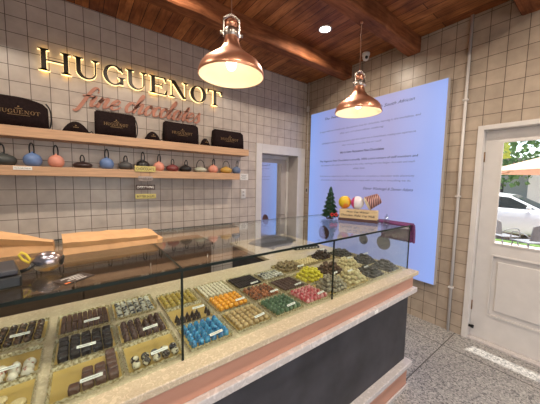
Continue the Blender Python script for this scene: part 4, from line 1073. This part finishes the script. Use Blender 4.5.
# tree
M['fir'] = mat('fir_green', (.012, .05, .022), .8, 0, .5, 80)
t = thing('christmas_tree', 'small dark green artificial fir tree with red bow on the glass top', 'tree', (-1.492, -1.838, ZT)); t.scale = (.94, .94, .94)
b = S(); b.lathe([(.035, 0), (.035, .006), (.008, .012), (.006, .24)], n=12); b.build('trunk', 'dkbase', t)
b = MB(); rg = random.Random(5)
for k in range(900):
    q = rg.random()**1.35; z = .018+.262*q; r = .078*(1-q)**.8*(.82+.18*math.sin(q*42))+.004; a = rg.uniform(0, 2*PI)
    dr = Vector((math.cos(a), math.sin(a), -.25+rg.uniform(-.15, .2))); base_ = Vector((math.cos(a)*r*.25, math.sin(a)*r*.25, z+.012)); tip = base_+dr*(r*.82+.004)
    side = Vector((-math.sin(a), math.cos(a), 0))*(.004+.005*(1-q)); mid = (base_+tip)/2+Vector((0, 0, .004))
    b.add([base_, mid+side, tip, mid-side, mid+Vector((0, 0, .004))], [(0, 1, 4), (1, 2, 4), (2, 3, 4), (3, 0, 4), (0, 3, 2, 1)])
b.build('needles', 'fir', t)
M['redbow'] = mat('red_ribbon', (.55, .02, .02), .5)
b = S()
bp = Vector((-.02, -.062, .045))
bx = Matrix.Rotation(math.radians(-35), 4, 'Z')
for s in (-1, 1): b.tube([bp+bx @ Vector((0, 0, 0)), bp+bx @ Vector((s*.02, -.004, .014)), bp+bx @ Vector((s*.032, -.004, 0)), bp+bx @ Vector((s*.02, -.004, -.013))], .0065, 8, True)
b.ball(bp, .009, 10, 6); b.build('bow', 'redbow', t)
# small glass jar
M['clear'] = glass_mat('clear_jar_glass', (.85, .88, .9), 1.5, 1.6)
t = thing('glass_jar', 'tiny clear glass jar with lid beside the wooden sign block', 'jar', (-1.325, -2.262, ZT))
b = S(); b.lathe([(.016, 0), (.022, .006), (.022, .034), (.012, .044), (.012, .05)], n=20); b.build('jar_body', 'clear', t)
b = S(); b.lathe([(.014, .051), (.014, .06), (.006, .064), (.008, .074), (.001, .078)], n=16); b.build('jar_lid', 'clear', t)
# purple knitted cloth over the end edge
M['purple'] = two_tone('purple_woven_cloth', (.045, .02, .09), (.26, .06, .19), 170, .5, .9, soft=.1, bump=.6)
b = MB(); N = 22
prof = [(-1.285, ZT+.001), (-1.25, ZT+.002), (-1.21, ZT+.002), (-1.185, ZT+.001), (-1.170, ZT-.012), (-1.160, ZT-.05), (-1.156, ZT-.09), (-1.154, ZT-.15)]
rings = []
for k in range(N+1):
    y = -2.40+.27*k/N; w_ = .0025*math.sin(k*1.9); q = .006*((k % 2)-.5)
    outer = [(x+w_*.3+.0075, y, z+.0085) for x, z in prof[:3]]+[(x+.012, y, z+.0085) for x, z in prof[3:4]]+[(x+.028+w_, y, z) for x, z in prof[4:-1]]+[(prof[-1][0]+.028+w_, y, prof[-1][1]+q)]
    inner = [(x, y, z) for x, z in prof[:-1]]+[(prof[-1][0]+w_, y, prof[-1][1]+q)]
    rings.append(outer+inner[::-1])
b.loft(rings)
tag(b.build('woven_cloth', 'purple'), 'purple and maroon woven cloth hanging over the right end of the glass case', 'cloth')

# ------------------------------------------------------------------ outside
b = MB(); b.box(.12, 30, -14, 12, -.14, -.06); struct(b.build('terrace_paving', mat('pink_paving', (.52, .42, .36), .8, 0, .12, 3)))
b = MB(); b.box(6.8, 7.22, -14, 12, -.06, -.045); tag(b.build('lawn_strip', mat('grass', (.10, .19, .04), .9, 0, .5, 60)), 'strip of sunlit green grass beyond the terrace', 'grass', kind='stuff')
# car
def car():
    X = 7.25
    t = thing('parked_car', 'white parked car seen through the glazed door', 'car', (X, -1.1, -.06))
    M['carw'] = mat('white_car_paint', (.70, .70, .72), .25, 0, .02, coat=.5); M['carg'] = mat('dark_car_glass', (.03, .045, .05), .08, 0, .2); M['tyre'] = mat('tyre_rubber', (.02, .02, .02), .8)
    # profile along y (front of car towards -y), half widths
    prof = [(-2.15, .35, .62, .70), (-2.05, .25, .74, .80), (-1.3, .22, .92, .86), (-1.0, .22, .96, .87), (0.2, .22, .98, .88), (1.3, .22, 1.0, .87), (1.9, .25, .98, .84), (2.1, .35, .85, .78)]
    b = S(); rings = []
    for y, z0, z1, hw in prof:
        rings.append([(0.88-hw, y, z0+.08), (0.88-hw+.05, y, z0), (0.88+hw-.05, y, z0), (0.88+hw, y, z0+.08), (0.88+hw, y, z1-.1), (0.88+hw-.08, y, z1), (0.88-hw+.08, y, z1), (0.88-hw, y, z1-.1)])
    b.loft(rings); body = b.build('car_body', 'carw', t)
    b = S(); rings = []
    for y, zt_, hw in ((-1.12, .97, .72), (-.35, 1.38, .60), (.3, 1.46, .60), (1.0, 1.44, .6), (1.55, 1.28, .62), (1.95, .98, .70)):
        rings.append([(0.88-hw-.06*(1.46-zt_)*0, y, .93), (0.88+hw, y, .93), (0.88+hw*.9, y, zt_), (0.88-hw*.9, y, zt_)])
    b.loft(rings); b.build('cabin', 'carw', t)
    for (pl) in (((-.95, .99), (-.38, 1.31), (.12, 1.37), (.12, .99)), ((.18, .99), (.18, 1.37), (.95, 1.35), (.95, .99)), ((1.01, .99), (1.01, 1.34), (1.4, 1.24), (1.7, .99))):
        b = MB()
        b.prism(list(pl), lambda u, v, q: (.88-.66+ (v-.93)*.115+q, u, v), .035, -.012)
        b.build('side_window', 'carg', t)
    b = MB(); b.prism([(-.62, .0), (.62, .0), (.52, 1.0), (-.52, 1.0)], lambda u, v, q: (.88+u, -1.08+v*.70-q*.5, .99+v*.37+q), -.03, .02); b.build('windscreen', 'carg', t)
    for y in (-1.35, 1.3):
        for x in (.02, 1.56):
            b = S(); b.lathe([(.2, 0), (.31, .0), (.33, .03), (.33, .17), (.31, .2), (.2, .2)], (0, 0, 0), 28, Matrix.Translation((x, y, .33)) @ Matrix.Rotation(PI/2, 4, 'Y')); w_ = b.build('wheel', 'tyre', t)
            b = S(); b.lathe([(.19, -.004), (.06, -.012), (.03, -.02), (.001, -.02)], (0, 0, 0), 20, Matrix.Translation((x, y, .33)) @ Matrix.Rotation(PI/2, 4, 'Y')); b.build('hub_cap', 'steel', w_)
    b = S(); b.ball((-.02, -.85, 1.02), (.10, .06, .075), 12, 8); b.build('wing_mirror', 'carw', t)
car()
# chairs
M['greymetal'] = mat('grey_metal_mesh', (.22, .23, .25), .5, .4)
def chair(x, y, rz, label):
    t = thing('terrace_chair', label, 'chair', (x, y, -.06), rz, 'grey terrace chairs outside')
    b = MB(); b.rbox(-.22, .22, -.21, .21, .43, .455, .01); b.build('seat', 'greymetal', t)
    b = MB(); rings = []
    for k in range(9):
        a = -1+2*k/8; x_ = .21*a; y_ = .21+.06*(1-a*a)
        top = .86-.05*abs(a)**3; rings.append([(x_, y_, .50), (x_, y_+.016, .50), (x_, y_+.07, top), (x_, y_+.05, top)])
    b.loft(rings); b.build('backrest', 'greymetal', t)
    for sx_ in (-1, 1):
        for sy_ in (-1, 1):
            b = S(); b.tube([(sx_*.19, sy_*.17, .43), (sx_*.23, sy_*.24, 0)], .012, 8); b.build('leg', 'greymetal', t)
        b = S(); b.tube(cr([(sx_*.21, .23, .55), (sx_*.25, .1, .64), (sx_*.26, -.12, .64), (sx_*.24, -.19, .44)], 4), .011, 8); b.build('armrest', 'greymetal', t)
chair(5.2, -1.80, math.radians(53), 'grey terrace chair standing alone in front of the car, left of two')
chair(4.75, -2.32, math.radians(143), 'grey terrace chair cut by the right edge of the photo')
# parasol
t = thing('parasol', 'peach-coloured parasol over the terrace outside the door', 'parasol', (3.3, -3.3, -.06))
M['peach'] = mat('peach_canvas', (.70, .42, .30), .8, 0, .05)
b = MB(); R = 1.55; n = 8
rim_ = [(R*math.cos(2*PI*k/n+.39), R*math.sin(2*PI*k/n+.39), 1.93) for k in range(n)]
rim2 = [(x*.99, y*.99, z-.02) for x, y, z in rim_]
b.add(rim_+[(0, 0, 2.42)], [(k, (k+1) % n, n) for k in range(n)]); b.add(rim2+[(0, 0, 2.40)], [((k+1) % n, k, n) for k in range(n)])
b.add(rim_+rim2, [(k, (k+1) % n, n+(k+1) % n, n+k) for k in range(n)])
can = b.build('canopy', 'peach', t)
for k in range(n):
    b = S(); x, y, z = rim2[k]; b.tube([(0, 0, 2.38), (x*.98, y*.98, z-.005)], .009, 6); b.build('rib', 'lightwood', can)
b = S(); b.tube([(0, 0, 0.04), (0, 0, 2.45)], .025, 12); b.build('pole', 'lightwood', t)
b = S(); b.lathe([(.28, 0), (.28, .04), (.05, .06), (.05, .2)], n=20); b.build('base', 'greymetal', t)
# trees & building beyond
M['leafA'] = mat('sunlit_leaves', (.36, .48, .06), .7, 0, .4, 3, col2=(.6, .62, .08)); M['leafB'] = mat('green_leaves', (.05, .13, .04), .8, 0, .4, 3, col2=(.16, .28, .09)); M['bark'] = mat('bark', (.16, .11, .08), .9)
def tree(x, y, h, r, m, n, label, seed, zc=None):
    t = thing('garden_tree', label, 'tree', (x, y, -.06), 0, 'trees beyond the terrace')
    b = S(); b.tube([(0, 0, 0), (.05, .05, h*.4), (0, 0, h*.7)], [.14, .1, .05], 10); b.build('trunk', 'bark', t)
    rg = random.Random(seed); b = MB()
    zc = zc or h*.65
    for k in range(n):
        while True:
            p = Vector((rg.uniform(-1, 1), rg.uniform(-1, 1), rg.uniform(-1, 1)))
            if .35 < p.length < 1: break
        p = Vector((p.x*r, p.y*r, zc+p.z*(h-zc)))
        s_ = rg.uniform(.12, .3); e = Euler((rg.uniform(0, 6), rg.uniform(0, 6), rg.uniform(0, 6))).to_matrix()
        b.add([p+e @ Vector(v)*s_ for v in ((0, 0, 0), (.45, .4, .08), (0, 1, 0), (-.45, .4, .08), (0, .45, -.12))], [(0, 1, 2), (0, 2, 3), (0, 4, 1), (1, 4, 2), (2, 4, 3), (3, 4, 0)])
    b.build('foliage', m, t)
tree(5.6, -.9, 3.9, .8, 'leafA', 700, 'small tree with sunlit yellow-green leaves at the door glass edge', 1, 3.0)
tree(13, .5, 7, 2.9, 'leafB', 2600, 'dark green tree behind the car, left of the pillar', 2, 4.2)
tree(14.6, -5.6, 8, 2.4, 'leafB', 2600, 'large green tree farther right behind the parasol', 3, 4.6)
tree(14.2, 6.2, 6, 2.2, 'leafA', 1400, 'lighter tree farthest away between the dark trees', 4, 3.4)
t = thing('garden_building', 'pale building with white pillar beyond the car', 'building', (20, -3, -.06))
b = MB(); b.box(0, 3, -9, 9, 0, 3.0); b.build('wall', mat('pale_blue_render', (.42, .48, .52), .8), t)
b = MB(); b.box(-2.4, -1.9, 1.9, 2.5, 0, 3.09); b.build('pillar', 'white', t)
b = MB(); b.box(-2.6, 3.2, -9.2, 9.2, 3.1, 3.3); b.build('roof_slab', 'grey_pl', t)
for y in (-6, -3, 4): 
    b = MB(); b.box(-.03, 0.01, y, y+1.2, 1, 2.2); b.build('window', 'panel', t)
b = MB(); b.box(9.2, 9.5, -14, 12, -.06, .55); tag(b.build('hedge', mat('hedge_leaves', (.07, .15, .04), .9, 0, .6, 12, bump=1, col2=(.2, .3, .08))), 'low green hedge behind the parked car', 'hedge')

# ------------------------------------------------------------------ light
wd = bpy.data.worlds.new('world'); SC.world = wd; wd.use_nodes = True; wt = wd.node_tree; wt.nodes.clear()
bg = wt.nodes.new('ShaderNodeBackground'); wo = wt.nodes.new('ShaderNodeOutputWorld'); sk = wt.nodes.new('ShaderNodeTexSky')
sk.sky_type = 'NISHITA'; sk.sun_disc = False; sk.sun_elevation = math.radians(60); sk.sun_rotation = math.radians(90); sk.air_density = 1.0; sk.dust_density = 2
wt.links.new(sk.outputs[0], bg.inputs[0]); bg.inputs[1].default_value = .36; wt.links.new(bg.outputs[0], wo.inputs[0])
l = bpy.data.lights.new('sun', 'SUN'); l.energy = 11; l.angle = math.radians(.6); l.color = (1, .95, .86)
so = bpy.data.objects.new('sun', l); COL.objects.link(so)
sd = Vector((-math.cos(math.radians(80)), .05, -math.sin(math.radians(81)))).normalized()   # light travels this way
so.rotation_euler = sd.to_track_quat('-Z', 'Y').to_euler(); so.location = (3, 0, 6)
# daylight through the shop window behind the photographer
l = bpy.data.lights.new('window_daylight', 'AREA'); l.shape = 'RECTANGLE'; l.size = wx1-wx0-.1; l.size_y = wz1-wz0-.1; l.energy = 42; l.color = (.86, .92, 1)
lo = bpy.data.objects.new('window_daylight', l); COL.objects.link(lo); lo.location = ((wx0+wx1)/2, YF-.14, (wz0+wz1)/2); lo.rotation_euler = (PI/2, 0, 0)
l.color = (.97, .97, 1)

# ------------------------------------------------------------------ camera
cam = bpy.data.cameras.new('camera'); co = bpy.data.objects.new('camera', cam); COL.objects.link(co)
F = 252.994; rx, ry, rz = -8.26387049e-02, 1.78356730e-02, 6.45171672e-01
cx, sx = math.cos(rx), math.sin(rx); cy, sy = math.cos(ry), math.sin(ry); cz, sz = math.cos(rz), math.sin(rz)
fwd = Vector((sz*cx, cz*cx, sx)); r0 = Vector((cz, -sz, 0)); u0 = r0.cross(fwd)
right = r0*cy+u0*sy; up = -r0*sy+u0*cy
co.matrix_world = Matrix(((right.x, up.x, -fwd.x, -3.24369), (right.y, up.y, -fwd.y, -3.28512), (right.z, up.z, -fwd.z, 1.62740), (0, 0, 0, 1)))
cam.sensor_fit = 'HORIZONTAL'; cam.sensor_width = 36; cam.lens = F/540*36; cam.clip_start = .02; cam.clip_end = 200
SC.camera = co
SC.view_settings.view_transform = 'Standard'; SC.view_settings.look = 'None'; SC.view_settings.gamma = 1; SC.view_settings.use_curve_mapping = False
SC.view_settings.exposure = 0.08
